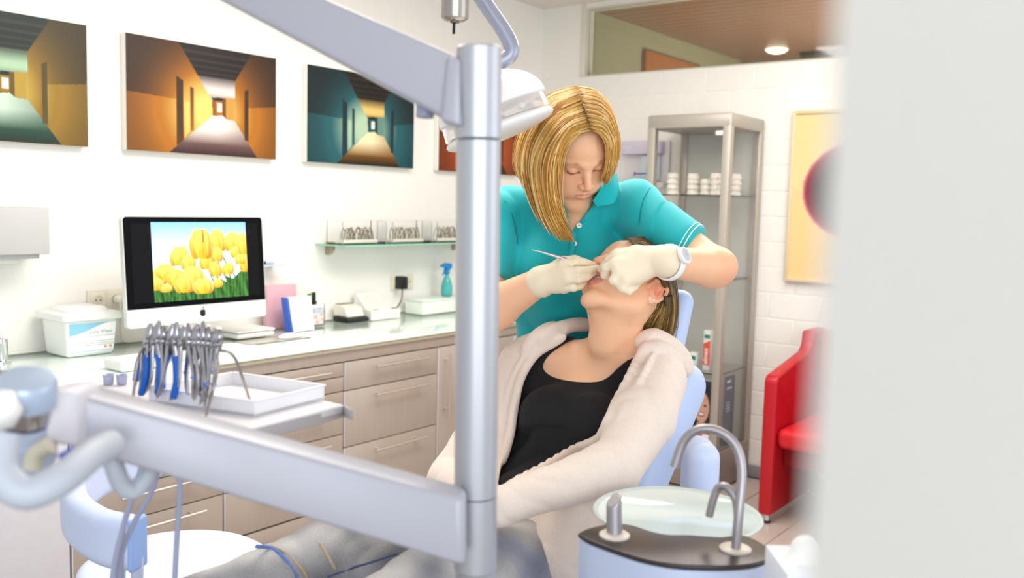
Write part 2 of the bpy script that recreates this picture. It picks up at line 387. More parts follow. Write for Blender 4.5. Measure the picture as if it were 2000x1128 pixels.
for (lb, x0), pal in zip(names, pals):
    t = thing('painting', lb, 'painting', (x0 + .37, LW - .04, 1.69), 'corridor paintings')
    box('canvas', (x0, LW - .038, 1.69), (x0 + .745, LW - .001, 2.155), edge_m, t, bev=.002)
    painted('picture', (x0 + .001, LW - .0392, 2.1545), (.743, 0, 0), (0, 0, -.464), 250, 156, lambda U, V: corridor(U, V, pal), pm_, t)
# picture on the back wall
def flower(U, V):
    C = lerp(H('dcc98e'), H('ecd09a'), V) * 1.0; C = np.where((V > .44 + U * .35)[..., None], H('e6c88c'), C)
    r = np.sqrt(((U - .44) / .37) ** 2 + ((V - .46) / .29) ** 2); a = lerp(H('241a1e'), H('8a2034'), (r - .7) * 4); b = lerp(a, H('e08a94'), (r - .93) * 14)
    return np.where((r < 1)[..., None], b, C)
t = thing('framed_picture', 'tall cream picture with a dark red round shape on the back wall', 'picture', (BW - .02, 1.45, 1.13))
fm = M('pale_frame', 'ddc9a4', .5)
py0, py1, pz0, pz1 = 1.05, 1.862, 1.131, 2.052
box('backing', (BW - .018, py0, pz0), (BW + .0, py1, pz1), fm, t)
for lo, hi in (((BW - .03, py0, pz0), (BW - .008, py0 + .02, pz1)), ((BW - .03, py1 - .02, pz0), (BW - .008, py1, pz1)), ((BW - .0295, py0 + .019, pz0), (BW - .008, py1 - .019, pz0 + .02)), ((BW - .0295, py0 + .019, pz1 - .02), (BW - .008, py1 - .019, pz1))): box('frame_rail', lo, hi, fm, t, bev=.003)
painted('picture', (BW - .0195, py1 - .02, pz1 - .02), (0, -(py1 - py0 - .04), 0), (0, 0, -(pz1 - pz0 - .04)), 90, 100, flower, M('print_paper', 'ffffff', .6, vcol='Col', noise=.02), t)

# ------------------------------------------------------------ counter run
front = M('drawer_front', 'b5a89c', .34, .2, noise=.05, scale=3, stretch=(8, 1, 1))
edge = M('front_edge', 'e2e0e4', .3, .3)
gap_m = M('carcass_dark', '2c2a30', .7)
FY = 2.91
glass_top = M('frosted_glass_top', 'e2f1e8', .07, noise=.01, coat=.3)
ct = thing('worktop', 'long pale green frosted glass worktop along the left wall', 'worktop', (2.7, 3.2, .86))
box('glass_slab', (.2, FY - .018, .89), (BW, LW - .001, .9), glass_top, ct, bev=.002)
box('edge_strip', (.2, FY - .012, .873), (BW, LW - .002, .889), M('beige_edge', 'b9ae98', .4), ct, bev=.001)
box('fascia', (.2, FY, .826), (BW, FY + .02, .8725), front, ct, bev=.001)
MB().tube([(.2, LW - .006, .906), (BW, LW - .006, .906)], .006, 6).build('sealant', M('sealant', 'e8e8e0', .5), ct)
rows = [(.823, .762), (.762, .698), (.698, .631), (.631, .512), (.512, .392), (.392, .206)]
rowsB = [(.823, .697), (.697, .449), (.449, .203)]
pale_front = M('pale_front', 'd9d8de', .4, .05)
def unit(x0, x1, rws, label, hz, door=False, front=front):
    t = thing('drawer_unit' if not door else 'base_cabinet', label, 'cabinet', ((x0 + x1) / 2, 3.2, 0), 'counter base units')
    box('carcass', (x0, FY + .022, .128), (x1, LW - .01, .868), gap_m, t, bev=0)
    box('plinth_panel', (x0 + .004, FY, .130), (x1 - .004, FY + .02, .2), front, t, bev=.001)
    box('toe_kick', (x0, FY + .06, 0), (x1, FY + .075, .128), M('toe_kick', '3a3330', .6), t, bev=0)
    for i, (a, b) in enumerate(rws):
        n = 'door' if door else 'drawer'
        d = box(n, (x0 + .006, FY, b + .0022), (x1 - .0045, FY + .02, a - .0022), front, t, bev=.0012)
        box('edge_band', (x0 + .003, FY - .0004, b + .0025), (x0 + .0062, FY + .02, a - .0025), edge, d, bev=.0005)
        if hz[i] is None: continue
        z = hz[i]; hx0 = x0 + .16; hx1 = x1 - .1
        if door: h = MB().tube([(x0 + .05, FY - .035, z), (x0 + .05, FY - .035, z - .3)], .005, 10); pp = [(x0 + .05, z - .03), (x0 + .05, z - .27)]
        else: h = MB().tube([(hx0, FY - .035, z), (hx1, FY - .035, z)], .005, 10); pp = [(hx0 + .035, z), (hx1 - .05, z)]
        for q in pp: h.tube([(q[0], FY - .035, q[1]), (q[0], FY, q[1])], .004, 8)
        h.build('handle', steel_l, d, autosm=50)
steel_l = M('satin_steel', 'd6cfc6', .28, .75)
hA = [.793, None, .668, .604, .483, .36]
unit(.28, .88, [(.823, .206)], 'pale cabinet front at far left under the worktop', [.78], True, pale_front)
unit(.88, 1.475, [(.823, .206)], 'plain grey cabinet front behind the blurred hose, left of the stool', [None], True, pale_front)
unit(1.475, 2.062, rows, 'drawer unit behind the pale blue stool', hA)
unit(2.062, 2.665, rows, 'drawer unit of thin drawers behind the white tray', hA)
unit(2.665, 3.262, rowsB, 'three drawer unit just left of the grey post', [.788, .662, .412])
unit(3.262, 3.86, [(.823, .206)], 'cabinet with a tall door behind the grey post', [.79], True)
unit(3.86, 4.4, [(.823, .206)], 'cabinet with a plain door behind the standing woman', [.79], True)
unit(4.4, BW - .015, [(.823, .206)], 'last cabinet in the corner by the back wall', [None], True)
# ============================================================ glass cabinet, armchair
clear = M('clear_glass', 'ffffff', .02, trans=1.0, noise=0, ior=1.15)
cab_m = M('cabinet_aluminium', 'b3aca2', .4, .35, noise=.03, scale=50)
x0, x1, y0, y1, zt = 4.488, 4.925, 2.02, 2.506, 2.007
t = thing('display_cabinet', 'tall grey framed glass cabinet against the back wall', 'cabinet', ((x0 + x1) / 2, (y0 + y1) / 2, 0))
for a, b in ((x0, y0), (x0, y1 - .045), (x1 - .045, y0), (x1 - .045, y1 - .045)): box('post', (a, b, 0), (a + .045, b + .045, zt), cab_m, t, bev=.004)
box('top_frame', (x0 - .002, y0 - .002, zt - .07), (x1 + .002, y1 + .002, zt + .004), cab_m, t, bev=.012)
box('base_box', (x0 - .001, y0 - .001, .012), (x1 + .001, y1 + .001, .215), M('cabinet_base', '968a84', .45, .2, noise=.03), t, bev=.003)
for z in (.64, 1.142, 1.588): box('glass_shelf', (x0 + .03, y0 + .02, z - .006), (x1 - .03, y1 - .02, z), clear, t, bev=0)
box('side_pane', (x0 + .04, y0 + .012, .215), (x1 - .04, y0 + .017, zt - .07), clear, t, bev=0)
box('side_pane', (x0 + .04, y1 - .017, .215), (x1 - .04, y1 - .012, zt - .07), clear, t, bev=0)
box('back_panel', (x1 - .03, y0 + .03, .215), (x1 - .024, y1 - .03, zt - .07), M('smoked_back', 'c2c2ba', .3, noise=.08, scale=3), t, bev=0)
d = box('glass_door', (x0 + .006, y0 + .045, .235), (x0 + .011, y1 - .04, zt - .085), clear, t, bev=0)
for z in (.3, 1.12, zt - .1): box('hinge', (x0 - .002, y0 + .045, z - .012), (x0 + .02, y0 + .085, z + .012), M('hinge_plastic', 'ddd8d2', .3), d)
MB().lathe([(.011, 0), (.013, .006), (.013, .012), (.008, .016)], (x0 + .006, y1 - .07, 1.05), (-1, 0, 0), 16).build('knob', chrome, d, smooth=True)
plas = M('plaster', 'efe9dc', .8, noise=.06, scale=120, bump=.2)
def plaster(c, label, rot, first=[None]):
    if first[0] is None:
        pts = [(-.03, -.024), (.03, -.024), (.031, .0), (.022, .022), (.008, .031), (-.008, .031), (-.022, .022), (-.031, 0)]
        V = []; F = []
        mb = MB(); lay = [(1.0, 0), (1.0, .014), (.88, .0165), (.92, .0245), (.8, .0285)]
        n = len(pts)
        for s, z in lay:
            for q in pts: V.append((c[0] + q[0] * s, c[1] + q[1] * s, c[2] + z))
        for i in range(len(lay) - 1):
            for k in range(n): F.append((i * n + k, i * n + (k + 1) % n, (i + 1) * n + (k + 1) % n, (i + 1) * n + k))
        F += [tuple(range(n - 1, -1, -1)), tuple(range((len(lay) - 1) * n, len(lay) * n))]
        o = obj('plaster_model', V, F, plas, autosm=40); first[0] = o
    else: o = first[0].copy(); COL.objects.link(o)
    o.location = Vector(c); o.rotation_euler[2] = rot; return tag(o, label, 'plaster model', 'plaster models on the cabinet shelf')
stacks = [((4.60, 2.405), 4, 'stack furthest left'), ((4.64, 2.30), 4, 'second stack from the left'), ((4.65, 2.225), 3, 'short middle stack'), ((4.62, 2.155), 4, 'fourth stack, against the front post'), ((4.70, 2.085), 4, 'stack seen through the side pane')]
lev = ['lowest', 'second from bottom', 'third from bottom', 'topmost']
for (a, b), n, s in stacks:
    for i in range(n): plaster((a, b, 1.5885 + i * .0295), f'white plaster tooth model, {lev[i] if not (n == 3 and i == 2) else "topmost"} in the {s}', random.uniform(1.4, 1.75))
def card_box(name, lo, hi, col, label, cat):
    t = thing(name, label, cat, ((lo[0] + hi[0]) / 2, (lo[1] + hi[1]) / 2, lo[2])); box('carton', lo, hi, M('card_' + col, col, .4), t, bev=.001); return t
tp = card_box('toothpaste_box', (4.592, 2.128, .6405), (4.628, 2.168, .858), 'f2f2ee', 'upright white and orange toothpaste carton in the glass cabinet', 'box')
box('orange_panel', (4.5912, 2.1285, .668), (4.593, 2.1675, .785), M('orange_print', 'f0603a', .4), tp, bev=0)
MB().prism([(2.1285, .785), (2.1675, .785), (2.1285, .806)], 0, 4.5912, 4.593).build('orange_wedge', MATS['orange_print'], tp)
box('green_print', (4.5911, 2.131, .815), (4.593, 2.163, .836), M('green_print', '2f8f86', .4), tp, bev=0)
text('elmex', .036, (4.5905, 2.141, .674), (0, 0, 1), (0, 1, 0), M('white_print', 'ffffff', .4), tp, bold=.0006)
sb = card_box('toothpaste_box', (4.58, 2.2, .6405), (4.62, 2.245, .73), 'eef0ea', 'small white and green carton left of the orange toothpaste carton', 'box')
box('green_print', (4.5792, 2.205, .69), (4.581, 2.235, .712), MATS['green_print'], sb, bev=0)
def portrait(U, V):
    C = np.zeros(U.shape + (3,)) + H('2a3648'); hair = ((U - .5) / .42) ** 2 + ((V - .42) / .36) ** 2 < 1; C[hair] = H('2b2126')
    face = ((U - .5) / .27) ** 2 + ((V - .42) / .24) ** 2 < 1; C[face] = H('e6b49a'); C[(V > .66) & (np.abs(U - .5) < .16) & (V < .8)] = H('dca88c'); C[V > .8] = H('d8705c')
    for ex in (.38, .62): C[((U - ex) / .05) ** 2 + ((V - .39) / .018) ** 2 < 1] = H('3a2620')
    C[((U - .5) / .12) ** 2 + ((V - .53) / .035) ** 2 < 1] = H('b0403c'); C[((U - .5) / .09) ** 2 + ((V - .525) / .018) ** 2 < 1] = H('ffffff'); return C
fc = thing('display_card', 'upright card showing a smiling dark haired woman, low in the glass cabinet', 'card', (4.62, 2.17, .2155))
box('board', (4.62, 2.09, .2155), (4.628, 2.26, .58), white, fc, bev=.001)
painted('picture', (4.6195, 2.258, .578), (0, -.166, 0), (0, 0, -.36), 60, 120, portrait, MATS['print_paper'], fc)
bc = thing('leaflet_stand', 'dark blue leaflet with pale lettering seen through the cabinet side pane', 'leaflet', (4.75, 2.07, .2155))
box('board', (4.68, 2.07, .2155), (4.80, 2.078, .60), M('slate_print', '5f6f86', .4), bc, bev=.001)
for i, (a, z, h) in enumerate([(.03, .565, .012), (.045, .53, .008), (.02, .45, .004), (.03, .435, .004), (.03, .42, .004), (.03, .405, .004)]): box('print_line', (4.70, 2.0693, z), (4.70 + a + .02, 2.0701, z + h), MATS['white_print'], bc, bev=0)
cbx = card_box('paper_stack', (4.57, 2.19, .2155), (4.66, 2.27, .29), 'e6dfc8', 'cream coloured leaflets lying at the foot of the glass cabinet', 'leaflets')
# glove and syringe holder behind the woman's shoulder
t = thing('wall_dispenser', 'clear wall holder with lilac printed sheets and a blue pen beside the cabinet', 'holder', (4.9, 2.8, 1.66))
box('back_plate', (4.925, 2.60, 1.655), (4.938, 2.99, 1.91), M('frosted_acrylic', 'e4e0e2', .3, noise=.01), t)
box('lilac_box', (4.87, 2.63, 1.83), (4.925, 2.90, 1.905), M('lilac_card', 'cfc8da', .6, noise=.1, scale=20), t)
box('clear_front', (4.87, 2.63, 1.665), (4.873, 2.90, 1.826), clear, t, bev=0)
box('folded_sheet', (4.90, 2.65, 1.68), (4.905, 2.77, 1.82), M('blue_white_sheet', 'dfe8f4', .6), t, bev=0)
tube('blue_pen', [(4.862, 2.79, 1.712), (4.862, 2.70, 1.714)], .004, M('blue_ink_plastic', '2f49b0', .3), t); tube('pen_stop', [(4.862, 2.792, 1.700), (4.862, 2.792, 1.724)], .004, MATS['blue_ink_plastic'], t)
box('lower_tray', (4.86, 2.60, 1.63), (4.936, 2.93, 1.66), M('frosted_acrylic2', 'e6dfd6', .3), t)
box('yellow_label', (4.857, 2.82, 1.635), (4.861, 2.87, 1.652), M('yellow_label', 'f0dc70', .5), t, bev=0)
# red armchair
red = M('red_leather', 'b41420', .36, noise=.05, scale=90, bump=.15)
ay0, ay1, ax0, ax1 = .985, 1.668, 4.215, 4.9
t = thing('armchair', 'bright red leather tub armchair by the back wall', 'armchair', ((ax0 + ax1) / 2, (ay0 + ay1) / 2, 0))
def side(name, y):
    f = Field((ax0 - .02, y - .06, .02), (ax1 + .02, y + .12, .95), .008)
    f.op(rbx(((ax0 + ax1) / 2, y + .034, .385), ((ax1 - ax0) / 2, .034, .345), .02)); f.op(rbx((ax1 - .1, y + .034, .62), (.1, .034, .24), .03), .03)
    c1, s1 = ((ax0 + .25, y + .034, .76))
    return sdf_obj(f, name, red, t)
def side(name, y):
    poly = [(ax0, .045), (ax0, .70), (ax0 + .012, .722), (ax0 + .03, .73), (ax0 + .43, .80), (ax0 + .47, .83), (ax0 + .485, .90), (ax1, .90), (ax1, .045)]
    bm = bmesh.new(); vs = [bm.verts.new((p[0], y, p[1])) for p in poly]; f = bm.faces.new(vs); r = bmesh.ops.extrude_face_region(bm, geom=[f])
    bmesh.ops.translate(bm, verts=[v for v in r['geom'] if isinstance(v, bmesh.types.BMVert)], vec=(0, .066, 0)); bmesh.ops.recalc_face_normals(bm, faces=bm.faces[:])
    bmesh.ops.bevel(bm, geom=bm.edges[:], offset=.012, segments=3, profile=.5, affect='EDGES'); bm.verts.index_update()
    o = obj(name, [v.co[:] for v in bm.verts], [[v.index for v in f.verts] for f in bm.faces], red, t, autosm=45); bm.free(); return o
for y in (ay1 - .066, ay0):
    s_ = side('side_panel', y); yy = y if y > 1.3 else y + .066
    MB().tube([(ax0 + .03, yy, .716), (ax0 + .43, yy, .786)], .0018, 6).build('seam', M('red_thread', '8c0f18', .6), s_)
box('backrest', (ax1 - .13, ay0 + .066, .3), (ax1, ay1 - .066, .90), red, t, bev=.03, seg=4)
box('seat_cushion', (ax0 + .015, ay0 + .067, .375), (ax1 - .12, ay1 - .067, .475), M('red_leather_seat', 'c81e28', .33, noise=.04, scale=90, bump=.12), t, bev=.035, seg=5)
box('seat_base', (ax0 + .12, ay0 + .067, .27), (ax1 - .12, ay1 - .067, .372), M('dark_red_leather', '8f1620', .5), t, bev=.01)
for a in (ax0 + .04, ax1 - .06):
    for b in (ay1 - .033, ay0 + .033):
        lg = MB().lathe([(.017, 0.012), (.017, .05)], (a, b, 0), seg=16).build('foot', chrome, t, autosm=40); MB().lathe([(.019, 0), (.019, .013)], (a, b, 0), seg=16).build('glide', dark, lg, autosm=40)

# ============================================================ things on the wall and worktop
CZ = .9005
# towel dispenser
t = thing('towel_dispenser', 'grey paper towel dispenser on the wall at the left edge', 'dispenser', (1.55, 3.5, 1.25))
gb = M('grey_dispenser', 'c3c2c0', .45, noise=.02)
box('housing', (1.40, 3.40, 1.285), (1.667, LW - .001, 1.455), gb, t, bev=.006); box('lower_lip', (1.41, 3.425, 1.268), (1.64, LW - .001, 1.287), gb, t); box('towel', (1.43, 3.46, 1.25), (1.58, 3.50, 1.27), M('towel_paper', 'f0f0ea', .9), t, bev=.004)
def socket(x, z, label):
    t = thing('wall_socket', label, 'socket', (x, LW, z)); cm = M('cream_plastic', 'e6dfcd', .35, noise=0)
    box('plate', (x - .041, LW - .011, z - .041), (x + .041, LW - .0005, z + .041), cm, t, bev=.003)
    box('raised_ring', (x - .029, LW - .015, z - .029), (x + .029, LW - .0095, z + .029), cm, t, bev=.003)
    MB().lathe([(.020, 0), (.0215, .002), (.0215, .0045), (.0185, .0045), (.0185, 0)], (x, LW - .0145, z), (0, -1, 0), 28).build('rim', cm, t, autosm=40)
    MB().lathe([(.0185, 0), (.0001, 0.0001)], (x, LW - .0162, z), (0, -1, 0), 24).build('well', M('well_shadowless', 'd8d0bb', .4), t)
    for s in (-1, 1): MB().lathe([(.003, 0), (.003, .0012)], (x + s * .0095, LW - .0165, z), (0, -1, 0), 10).build('hole', dark, t)
    return t
socket(1.925, 1.085, 'cream wall socket nearest the white tub'); s2 = socket(2.0, 1.085, 'cream wall socket with a plug, left of the computer')
pg = thing('power_plug', 'pale plug in the wall socket left of the computer', 'plug', (2.0, 3.53, 1.085))
MB().lathe([(.017, .0), (.018, .012), (.014, .03), (.008, .034)], (2.0, LW - .018, 1.085), (0, -1, 0), 20).build('plug_body', M('plug_plastic', 'e9e5da', .35), pg, smooth=True)
tube('cable', [(2.0, LW - .045, 1.08), (2.0, LW - .05, 1.04), (2.01, LW - .03, .95), (2.03, LW - .02, .908), (2.1, LW - .03, .9045), (2.25, LW - .05, .9045)], .0035, MATS['plug_plastic'], pg, sp=6, seg=8)
s3 = socket(3.72, 1.067, 'cream wall socket right of the black power adapter'); socket(3.63, 1.067, 'cream wall socket holding the black power adapter')
ad = thing('power_adapter', 'black power adapter plugged into the wall below the glass shelf', 'adapter', (3.63, 3.5, 1.03))
box('adapter_body', (3.608, 3.485, 1.035), (3.652, LW - .016, 1.104), dark, ad, bev=.006)
tube('cord', [(3.632, 3.51, 1.038), (3.632, 3.51, 1.01), (3.615, 3.50, .975), (3.585, 3.50, .94), (3.55, 3.50, .915)], .003, dark, ad, sp=6, seg=8)
# glass shelf with three acrylic racks of arch wires
t = thing('glass_shelf', 'thin green glass shelf fixed to the wall under the paintings', 'shelf', (3.6, 3.45, 1.28))
sg = M('shelf_glass', 'cdeadb', .05, trans=.75, noise=0, ior=1.2)
SZ = 1.292
MB().prism([(3.06, 3.352), (4.35, 3.352), (4.35, LW - .002), (3.06, LW - .002)], 2, SZ - .008, SZ).build('glass_plate', sg, t)
MB().box((3.06, 3.3495, SZ - .0075), (4.35, 3.3518, SZ - .0005)).box((3.0575, 3.352, SZ - .0075), (3.0598, LW - .004, SZ - .0005)).build('green_edge', M('green_glass_edge', '8fcfb4', .15), t)
for x in (3.135, 4.10):
    MB().box((x - .008, LW - .05, SZ), (x + .012, LW - .002, SZ + .008), .002).prism([(LW - .002, SZ - .009), (LW - .052, SZ - .009), (LW - .05, SZ - .03), (LW - .035, SZ - .05), (LW - .015, SZ - .058), (LW - .002, SZ - .055)], 0, x - .011, x + .011).build('bracket', M('shelf_bracket', 'b3a48c', .35, .5), t)
acr = M('clear_acrylic', 'ffffff', .02, trans=1, noise=0, ior=1.015)
aed = M('acrylic_edge', 'e2dfda', .2, noise=0)
wire_m = M('arch_wire', '8f8672', .35, .7)
for i, (a, b) in enumerate(((3.085, 3.385), (3.43, 3.73), (3.775, 4.075))):
    z0 = SZ + .0015; yf, yb = 3.39, LW - .056
    nm = ['left', 'middle', 'right'][i]
    t = thing('acrylic_rack', f'clear acrylic rack of bent wires, {nm} one on the glass shelf', 'rack', ((a + b) / 2, 3.45, z0), 'acrylic racks on the glass shelf')
    for lo, hi in (((a, yf, z0), (b, yb, z0 + .004)), ((a, yf, z0), (b, yf + .003, z0 + .112)), ((a, yb - .003, z0), (b, yb, z0 + .118)), ((a, yf, z0), (a + .003, yb, z0 + .116)), ((b - .003, yf, z0), (b, yb, z0 + .116))): box('wall_panel', lo, hi, acr, t, bev=0)
    e = MB()
    for s, q in (((a, yf, z0 + .112), (b, yf, z0 + .112)), ((a, yb, z0 + .118), (b, yb, z0 + .118)), ((a, yf, z0 + .112), (a, yb, z0 + .118)), ((b, yf, z0 + .112), (b, yb, z0 + .118)), ((a, yf, z0), (a, yf, z0 + .112)), ((b, yf, z0), (b, yf, z0 + .112))): e.tube([s, q], .0011, 6)
    e.build('polished_edge', aed, t)
    box('wire_block', (a + .03, yf + .03, z0 + .004), (b - .03, yb - .04, z0 + .02), M('cream_block', 'ece6d6', .5), t)
    rnd = random.Random(i + 3); w0 = None
    n = 20
    for k in range(n):
        cx = a + .055 + (b - a - .11) * k / (n - 1) + rnd.uniform(-.004, .004); cy = rnd.uniform(yf + .045, yb - .055); hw = rnd.uniform(.018, .026); h = rnd.uniform(.062, .078); sk = rnd.uniform(-.012, .012)
        pts = [(cx - hw, cy, z0 + .012), (cx - hw * .98 + sk * .3, cy, z0 + h * .55), (cx - hw * .6 + sk, cy, z0 + h * .9), (cx + sk, cy + .004, z0 + h + .006), (cx + hw * .6 + sk, cy + .008, z0 + h * .9), (cx + hw * .98 + sk * .3, cy + .008, z0 + h * .55), (cx + hw, cy + .008, z0 + .012)]
        tube('bent_wire', pts, .0019, wire_m, t, sp=4, seg=6)
# tub
tb = thing('storage_tub', 'white lidded plastic tub with a blue wave label', 'tub', (1.75, 3.45, CZ))
tubm = M('tub_plastic', 'f3f4f0', .3, noise=.01)
def taper(x0, x1, y0, y1, z0, z1, g, m, name, par, bev=.012):
    V = MB().box((x0, y0, z0), (x1, y1, z1), bev, 3); V.V = [((x0 + x1) / 2 + (v[0] - (x0 + x1) / 2) * (1 + g * (v[2] - z0) / (z1 - z0)), (y0 + y1) / 2 + (v[1] - (y0 + y1) / 2) * (1 + g * (v[2] - z0) / (z1 - z0)), v[2]) for v in V.V]; return V.build(name, m, par, autosm=40)
taper(1.695, 1.875, 3.345, 3.51, CZ, 1.04, .12, tubm, 'body', tb)
taper(1.668, 1.902, 3.32, 3.54, 1.036, 1.066, -.03, tubm, 'lid', tb, .01); taper(1.70, 1.87, 3.35, 3.50, 1.062, 1.085, -.2, tubm, 'raised_lid', tb, .008)
def ly(z): return 3.3445 - .12 * .0825 * (z - CZ) / .14 - .0012
def lx(u, z): return 1.785 + (-.078 + u * .165) * (1 + .12 * (z - CZ) / .14)
def lpatch(name, f0, f1, m, off, n=20):
    V = [];
    for i in range(n + 1):
        u = i / n
        for z in (f0(u), f1(u)): V.append((lx(u, z), ly(z) - off, z))
    return obj(name, V, [(2 * i, 2 * i + 2, 2 * i + 3, 2 * i + 1) for i in range(n)], m, tb)
lpatch('label', lambda u: .913, lambda u: 1.026, M('label_white', 'fbfcfa', .35, noise=0), .0)
lpatch('blue_wave', lambda u: 1.026 - .044 * max(0, 1 - u) ** 1.2 - .004 * math.sin(u * 6), lambda u: 1.026, M('label_blue', '8cc8e0', .35, noise=0), .0004)
lpatch('blue_line', lambda u: .918, lambda u: .9205, MATS['label_blue'], .0004)
gp = M('grey_print', 'a9a9ae', .5, noise=0)
text('Zony Wipes', .018, (lx(.42, .99), ly(.99) - .0006, .986), (1, 0, 0), (0, 0, 1), gp, tb)
for i, (u, w, z) in enumerate([(.18, .6, .975), (.2, .3, .955), (.2, .28, .947), (.2, .25, .94)]): lpatch('print_line', lambda q, z=z: z, lambda q, z=z: z + .0018, gp, .0004).scale = (1, 1, 1)
for u in (.8, .92):
    MB().lathe([(.0055, 0), (.0055, .0006)], (lx(u, .93), ly(.93) - .0002, .932), (0, -1, 0), 14).build('orange_dot', M('label_orange', 'f0a06a', .4), tb)
# computer
mon = thing('computer', 'all in one computer with yellow tulips on its screen', 'computer', (2.16, 3.28, CZ))
mx0, mx1, mz0, mz1, MY = 1.848, 2.482, 1.010, 1.432, 3.215
th = math.radians(4.5)
def tilt(V):
    V = np.array(V); z = V[:, 2] - mz0; y = V[:, 1] - MY; V[:, 1] = MY - .018 + y * math.cos(th) + z * math.sin(th); V[:, 2] = mz0 + z * math.cos(th) - y * math.sin(th); return V
silver = M('anodised_silver', 'e3e3de', .3, .25, noise=0)
def rounded(x0, x1, z0, z1, y0, y1, r, n=6, corners=(1, 1, 1, 1)):
    P_ = []
    for (cx, cz, a0, on) in ((x1 - r, z1 - r, 0, corners[0]), (x0 + r, z1 - r, 90, corners[1]), (x0 + r, z0 + r, 180, corners[2]), (x1 - r, z0 + r, 270, corners[3])):
        if on:
            for k in range(n + 1): a = math.radians(a0 + 90 * k / n); P_.append((cx + r * math.cos(a), cz + r * math.sin(a)))
        else: P_.append((x1 if cx > (x0 + x1) / 2 else x0, z1 if cz > (z0 + z1) / 2 else z0))
    return P_
def plate(name, x0, x1, z0, z1, y0, y1, r, m, par, corners=(1, 1, 1, 1), sm=40):
    mb = MB().prism(rounded(x0, x1, z0, z1, y0, y1, r, corners=corners), 1, y0, y1); mb.V = tilt(mb.V).tolist(); return mb.build(name, m, par, autosm=sm)
plate('shell', mx0, mx1, mz0, mz1, MY, MY + .022, .016, silver, mon); plate('back_bulge', mx0 + .09, mx1 - .09, mz0 + .05, mz1 - .05, MY + .02, MY + .04, .05, silver, mon)
bz = plate('black_glass', mx0 + .004, mx1 - .003, mz0 + .071, mz1 - .003, MY - .0015, MY + .001, .014, M('black_glass', '020205', .25, noise=0, spec=.15), mon, corners=(1, 1, 0, 0))
plate('dark_desktop', mx0 + .032, mx1 - .028, mz0 + .092, mz1 - .028, MY - .0021, MY - .0014, .001, M('screen_dark', '0e0f11', .3, spec=.15), mon)
rng = np.random.RandomState(4)
def tulips(U, V):
    C = lerp(H('7ab4ea'), H('f2f8fc'), V * 1.5)
    n = np.clip(.5 + .35 * np.sin(U * 150 + np.sin(V * 9 + U * 20) * 1.6) + .3 * np.sin(U * 61 - V * 14), 0, 1); gr = lerp(H('123414'), H('3c7a2c'), n); C = np.where((V > .80 + .05 * np.sin(U * 25) - .1 * (U > .75))[..., None], gr, C)
    fl = [(.06, .68, .09, .1), (.12, .62, .1, .1), (.02, .77, .07, .08), (.27, .43, .1, .13), (.22, .70, .09, .11), (.36, .52, .08, .1), (.40, .70, .12, .14), (.30, .80, .1, .1), (.55, .52, .08, .1), (.64, .62, .07, .1), (.68, .24, .085, .15), (.66, .42, .07, .1), (.78, .62, .07, .08), (.84, .26, .09, .13), (.88, .4, .07, .08), (.96, .3, .06, .16), (.97, .55, .06, .12), (.50, .28, .125, .2), (.50, .83, .11, .1), (.92, .5, .06, .07), (.66, .8, .05, .06), (.12, .83, .06, .05)]
    for i, (cx, cy, rx, ry) in enumerate(fl):
        sx = cx + (V - cy) * (.12 + .5 * (V - cy)); st = (np.abs(U - sx) < .0085) & (V > cy + ry * .7) & (V < min(1.0, cy + .55)); C[st] = H('2c5a1c')
    for i, (cx, cy, rx, ry) in enumerate(fl):
        sh = rng.rand() * .25; tl = rng.uniform(-.12, .12)
        for (ox, w, c) in ((-.50, .55, 'd98410'), (.50, .55, 'c97408'), (-.12, .50, 'f0a51c'), (.2, .42, 'e8960f')):
            v = (V - cy) / ry; u = (U - cx - ox * rx * (1 - .25 * np.clip(-v, 0, 1)) - tl * rx * v) / (rx * w); tp = 1 - .55 * np.clip(-v, 0, 1) ** 2; m = ((u / np.maximum(tp, .2)) ** 2 + v * v) < 1
            col = lerp(H(c), H('ffe07c'), np.clip(.25 - v * .45 + .35 * np.abs(u) + .12 * np.sin(u * 11), 0, 1) * (.65 + sh)); C[m] = col[m]
    r = (np.abs(U - .52 - .03 * (V - .1)) < .006) & (V > .1) & (V < .26); C[r] = H('c83c1c')
    return C
sx0, sx1, sz0, sz1 = 1.963, 2.394, 1.102, 1.409
so = painted('tulip_picture', (sx0, MY - .0026, sz1), (sx1 - sx0, 0, 0), (0, 0, sz0 - sz1), 240, 190, tulips, M('lit_screen', '000000', .2, vcol='Col', emit=.42, noise=0), None, loc=(0, 0, 0))
V = np.empty(len(so.data.vertices) * 3, np.float32); so.data.vertices.foreach_get('co', V); so.data.vertices.foreach_set('co', (tilt(V.reshape(-1, 3)) - org(mon)).astype(np.float32).ravel()); so.parent = mon; ORG[so.name] = org(mon)
# fruit mark on the chin: bitten apple with a leaf
ap = []
for k in range(40):
    a = 2 * math.pi * k / 40; r = 1 + .10 * math.cos(2 * a) * 0 ; x = math.sin(a) * (.94 + .06 * math.cos(a)); z = math.cos(a)
    z = z * 1.0 - .16 * math.exp(-(x / .25) ** 2) * (1 if z > 0 else -.55)
    if x > 0.55 and (x - 1.12) ** 2 + (z - .12) ** 2 < .34 ** 2: x = 1.12 - math.sqrt(max(.34 ** 2 - (z - .12) ** 2, 0))
    ap.append((2.172 + x * .0135, 1.047 + z * .0145))
lf = [(2.1725 + a, 1.047 + b) for a, b in ((.000, .0165), (.0015, .021), (.0065, .0255), (.007, .0225), (.004, .0175))]
mk = MB().prism(ap, 1, MY - .0012, MY + .001).prism(lf, 1, MY - .0012, MY + .001); mk.V = tilt(mk.V).tolist(); mk.build('apple_mark', M('logo_black', '101010', .3), mon)
